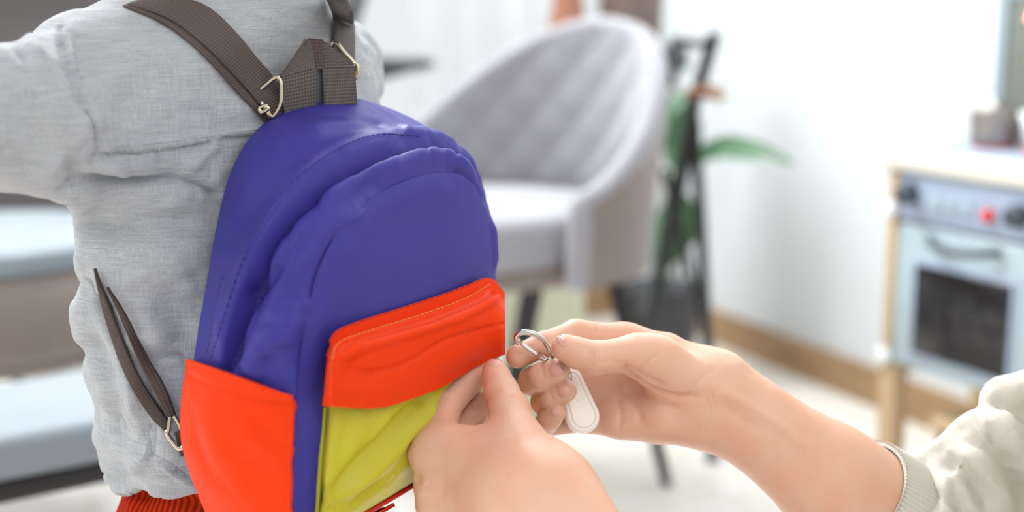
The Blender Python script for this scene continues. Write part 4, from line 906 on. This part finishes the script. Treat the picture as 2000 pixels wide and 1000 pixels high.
def body_f(p):
    ch_ = np.array([.52, .87, .60]); d = smin(cap(p, PEL, PEL + [0, 0, .10], .145, .125), cap(p, PEL + [0, 0, .12], (RS + LS) / 2 + [.02, 0, -.06], .115, .120), .08)
    nk = (RS + LS) / 2; nk = np.array([nk[0], nk[1], max(RS[2], LS[2]) + .02])
    d = smin(d, cap(p, RS, LS, .050, .050), .06); d = smin(d, cap(p, nk, HC + [.02, 0, -.06], .052, .048), .04)
    d = smin(d, ell(p, HC + [.012, 0, .03], HM, [.098, .076, .098]), .02); d = smin(d, ell(p, HC + HX * .045 + [0, 0, -.045], HM, [.052, .050, .068]), .025)
    d = smin(d, chain(p, [HC + HX * .088 + [0, 0, .035], HC + HX * .108 - [0, 0, .014]], [.007, .010], .004), .012)
    for s in (-1, 1):
        d = smin(d, cap(p, HC + HX * .092 + HY * s * .018 + [0, 0, -.052], HC + HX * .098 + [0, 0, -.052], .006, .008), .008)
        d = smin(d, ell(p, HC + HY * s * .076 - HX * .01 + [0, 0, .0], HM, [.018, .006, .030]), .006)
        d = np.maximum(d, -(np.linalg.norm(p - (HC + HX * .098 + HY * s * .033 + [0, 0, .03]), axis=1) - .012))
        d = smin(d, np.linalg.norm(p - (HC + HX * .080 + HY * s * .032 + [0, 0, .03]), axis=1) - .013, .004)
    d = smin(d, cap(p, HC + HX * .088 + [0, 0, -.088], HC + HX * .080 + [0, 0, -.09], .014, .02), .02)
    d = smin(d, chain(p, [RS, RE, P(1860, 1115, .985)], [.046, .038, .034], .02), .03); d = smin(d, chain(p, [LS, LE, P(1520, 1450, .73)], [.046, .038, .034], .02), .03)
    for s in (-1, 1):
        kn = np.array([.16, .87 + s * .11, .075]); an = np.array([.56, .87 + s * .09, .045])
        d = smin(d, cap(p, PEL + [-.02, s * .07, -.02], kn, .085, .058), .03); d = smin(d, cap(p, kn, an, .052, .034), .01); d = smin(d, cap(p, an, an + [.16, 0, -.01], .036, .026), .02)
    return np.maximum(d, .004 - p[:, 2])
HC = P(2286, -165, 1.05); HX = np.array([-.97, .0, -.22]); HX /= np.linalg.norm(HX); HY = np.array([0, 1., 0]); HZ = np.cross(HX, HY); HZ *= np.sign(HZ[2]); HM = np.array([HX, HY, HZ])
BV, BF = nets(body_f, (.02, .50, -.01), (.86, 1.15, 1.12), .008)
V, F = merge([(BV, BF), (HV, HF), (LV, LF)]); wlink('body', mesh('body', V, F), M['skin'], adult)
def hair2(p):
    d = ell(p, HC + [.020, 0, .038], HM, [.104, .086, .106]); q = (p - HC) @ HM.T
    d = np.maximum(d, q[:, 0] - .062 - np.clip(q[:, 2] - .03, -.1, .2) * .6)
    d = smin(d, ell(p, HC + [.115, 0, .03], HM, [.045, .045, .04]), .015)
    return d + .0015 * np.sin(q[:, 2] * 400 + q[:, 1] * 200)
V, F = nets(hair2, HC - .2, HC + .2, .006); wlink('hair', mesh('hair', V, F), M['hair'], adult)
def nail(b, cx, cy, ax, bx, par=adult):
    V = []; n = 15; a = np.array(ax, float); bb = np.array(bx, float)
    for i in range(n):
        for j in range(n):
            u = -1 + 2 * i / (n - 1); v = -1 + 2 * j / (n - 1)
            x = u * math.sqrt(1 - .38 * v * v) ; y = v * math.sqrt(1 - .38 * u * u)
            q = np.array([cx, cy]) + a * x + bb * y; r = max(abs(u), abs(v)); h = cast(b, q[0], q[1], .00075 * (1 - r ** 6) - .0003)
            if h is None: h = V[-1] if V else P(cx, cy, .92)
            V.append(h)
    V = np.array(V)
    dd = np.array([pix(x)[2] for x in V]); med = np.median(dd); V[np.abs(dd - med) > .006] = V[np.argmin(np.abs(dd - med))]
    V2, F2 = V, gridf(n, n); N = vnormals(V, F2)
    if (N @ (CO - V[n * n // 2])).mean() < 0: F2 = F2[:, ::-1]
    V2, F2 = thicken(V, F2, .0004); wlink('fingernail', mesh('fingernail', V2, F2), M['nail'], par)
nail(RB, 1098, 667, (11, 10), (6, -7)); nail(RB, 1087, 721, (16, -5), (5, 16)); nail(RB, 1103, 762, (16, -5), (5, 15)); nail(RB, 1085, 804, (10, -3), (4, 11)); nail(LB, 965, 708, (0, -9), (15, 0))
# sweatshirt
def top_f(p):
    nk = (RS + LS) / 2
    d = smin(cap(p, PEL + [0, 0, .03], PEL + [0, 0, .10], .165, .150), cap(p, PEL + [0, 0, .12], nk + [.02, 0, -.06], .138, .140), .08)
    d = smin(d, cap(p, RS, LS, .066, .066), .06)
    a = chain(p, [RS, P(2200, 800, 1.01), RE], [.064, .066, .060], .02)
    a = smin(a, ch(p, [(1915, 1120, .99, .053), (1790, 1035, .975, .045), (1680, 950, .969, .0375)], .01), .02)
    a = smin(a, ch(p, [(1865, 905, .965, .020), (1925, 880, .965, .026), (2010, 905, .97, .030)], .01), .010)        # bunched sleeve
    a = smin(a, ch(p, [(1960, 782, .975, .016), (2020, 778, .975, .018), (2120, 800, .975, .022)], .01), .008)
    a = smin(a, ch(p, [(1800, 935, .962, .018), (1900, 985, .965, .026)], .01), .014)
    d = smin(d, a, .02)
    d = smin(d, chain(p, [LS, LE, P(1420, 1350, .75)], [.066, .060, .044], .02), .03)
    # the arm opening at the cuff
    for c0, c1 in ((P(1690, 955, .969), P(1570, 860, .962)), (P(1420, 1350, .75), P(1300, 1230, .775))):
        n = (c1 - c0) / np.linalg.norm(c1 - c0) - FW * .35; n /= np.linalg.norm(n); near = np.linalg.norm(p - c0, axis=1) < .09
        d = np.where(near, np.maximum(d, (p - c0) @ n + .016), d)
    return np.maximum(d, PEL[2] - .06 - p[:, 2])
V, F = nets(top_f, (.15, .50, .12), (.86, 1.18, .80), .0040, B=10)
V = sculpt(V, F, [(s_[0], s_[1] * 1.35) + tuple(s_[2:]) for s_ in [([(1712, 930), (1790, 950), (1850, 975), (1900, 1020)], -.0020, .003, 1), ([(1830, 890), (1860, 930), (1880, 1000), (1890, 1040)], -.007, .005), ([(1850, 880), (1900, 940), (1940, 1010)], -.006, .005), ([(1845, 900), (1870, 950), (1885, 1000)], .004, .006),
  ([(1880, 850), (1930, 880), (1990, 950), (2010, 1000)], -.008, .006), ([(1870, 870), (1920, 920), (1980, 990)], .006, .007), ([(1925, 820), (1950, 860), (2000, 930)], -.008, .005), ([(1945, 790), (1975, 850), (2010, 900)], .006, .008), ([(1940, 760), (1960, 800), (2000, 815)], -.004, .005), ([(1790, 880), (1815, 960), (1840, 1010)], -.003, .004), ([(1960, 740), (1990, 760), (2000, 800)], .004, .006)]], step=6)
sw = wlink('sweatshirt', mesh('sweatshirt', V, F), M['knit'], adult); TB_ = bvh_of(V, F)
# ribbed cuff
c0 = P(1690, 955, .969); n0 = P(1570, 860, .962) - c0; n0 /= np.linalg.norm(n0); n0 -= FW * .35; n0 /= np.linalg.norm(n0); u0 = np.cross(n0, [0, 1, 0]); u0 /= np.linalg.norm(u0); w0 = np.cross(n0, u0); V = []
n, m = 240, 14
for i in range(n):
    a = 2 * math.pi * i / n; dr = math.cos(a) * u0 + math.sin(a) * w0
    for j in range(m):
        s = -.050 + .054 * j / (m - 1); st_ = .06
        # march outward to the arm surface
        V.append(c0 + n0 * s + dr * st_)
V = np.array(V); base = c0 + n0 * 0
axp = c0 + ((V - c0) @ n0)[:, None] * n0; dirs = (V - axp) / np.linalg.norm(V - axp, axis=1)[:, None]
r = np.full(len(V), .02)
for _ in range(14): r = r - np.clip(rhand(axp + dirs * r[:, None]), -.01, .01) * .9
rib = .0008 * np.sin(np.repeat(np.arange(n), m) * 2 * math.pi / n * 80)
V = axp + dirs * (np.maximum(r, .02) + .0052 + rib - np.tile(np.array([.0035 * (1 - j / (m - 1)) ** 3 + .0008 * (j / (m - 1)) ** 8 for j in range(m)]), n))[:, None]
F = gridf(n, m, True)
if (vnormals(V, F) * dirs).sum() < 0: F = F[:, ::-1]
V, F = thicken(V, F, .0030); wlink('cuff', mesh('cuff', V, F), M['knit'], sw)
def jeans(p):
    d = cap(p, PEL + [0, 0, -.02], PEL + [0, 0, .03], .155, .150)
    for s in (-1, 1):
        kn = np.array([.16, .87 + s * .11, .08]); an = np.array([.56, .87 + s * .09, .055])
        d = smin(d, cap(p, PEL + [-.02, s * .07, -.02], kn, .095, .070), .03); d = smin(d, cap(p, kn, an, .064, .048), .01)
    return np.maximum(d, np.maximum(.003 - p[:, 2], p[:, 2] - PEL[2] - .05))
V, F = nets(jeans, (.02, .60, -.01), (.80, 1.15, .30), .008); wlink('jeans', mesh('jeans', V, F), M['denim'], adult)

# ---------------------------------------------------------------- the tracker tag with its carabiner
tg0 = P(1136, 792, .930)
tag = thing('key_finder', 'ivory oval key finder tag on a silver carabiner held between the fingers', 'tracker tag', tuple(tg0))
ax1 = P(1144, 812, .930) - P(1112, 722, .934); ax1 /= np.linalg.norm(ax1); nz = -FW + RT * .25; nz = nz - ax1 * (nz @ ax1); nz /= np.linalg.norm(nz); ax2 = np.cross(ax1, nz)
def egg(ins, n=72, r0=.0114, r1=.0088, L=.024):        # rounded outline, wider at the lower end
    ph = math.asin((r0 - r1) / L); o = []
    for i in range(n):
        a = -math.pi + 2 * math.pi * i / n; big = abs(a) < math.pi / 2 + ph; r = max((r0 if big else r1) - ins, .00005)
        o.append((math.cos(a) * r + (L / 2 if big else -L / 2), math.sin(a) * r))
    return np.array(o)
tc0 = P(1125, 779, .932)
def layer(sc_, h): q = stadium(sc_); 
def casing():
    n = 72; V = []; lay = [(.0035, -.0038), (.0012, -.0034), (0, -.0016), (0, .0012), (.0007, .0027), (.0018, .0036), (.0030, .0039), (.0032, .0036), (.0035, .0036), (.0037, .0040), (.0049, .0041)]
    for s, h in lay:
        for x, y in egg(s): V.append(tc0 + ax1 * x + ax2 * y + nz * h)
    L_ = np.array(V[-n:]); c_ = L_.mean(0); V += [c_ + (q_ - c_) * f_ for f_ in (.6, .25, .02) for q_ in L_]; m_ = len(lay) + 3
    F = gridf(m_, n, False, True).tolist() + [list(range(n))[::-1], [(m_ - 1) * n + i for i in range(n)]]
    return np.array(V), F
V, F = casing(); wlink('casing', mesh('casing', V, F), M['plastic'], tag)
wlink('groove_ring', mesh('groove_ring', *tube(np.array([tc0 + ax1 * x + ax2 * y + nz * .00362 for x, y in egg(.00335)]), .00018, 6, True)), M['plastic2'], tag)
cb = [(1014, 671, .914), (1009, 662, .913), (1011, 654, .912), (1022, 649, .911), (1040, 651, .911), (1057, 660, .913), (1069, 674, .915), (1077, 690, .917), (1086, 706, .926), (1096, 720, .930), (1110, 733, .933)]
car = wlink('carabiner', mesh('carabiner', *tube(resample(np.array([P(*q) for q in cb]), .0008), .0019, 14)), M['steel'], tag)
wlink('gate', mesh('gate', *tube([P(1016, 668, .9135), P(1020, 672, .9135), P(1060, 703, .917)], [.0010, .0013, .0013], 12)), M['steel'], car)
wlink('hinge_pin', mesh('hinge_pin', *tube([P(1051, 690, .9145), P(1057, 697, .915), P(1064, 702, .9165)], [.0017, .0020, .0017], 12)), M['steel'], car)
wlink('hinge_arm', mesh('hinge_arm', *tube([P(1060, 700, .917), P(1085, 716, .924), P(1108, 733, .932)], .0015, 12)), M['steel'], car)
wlink('gate_rivet', mesh('gate_rivet', *tube([P(1015, 665, .911), P(1017, 669, .9165)], .0014, 10)), M['steel'], car)
wlink('loop_sleeve', mesh('loop_sleeve', *tube([P(1106, 722, .931), P(1118, 748, .932)], .0022, 14)), M['steel'], tag)
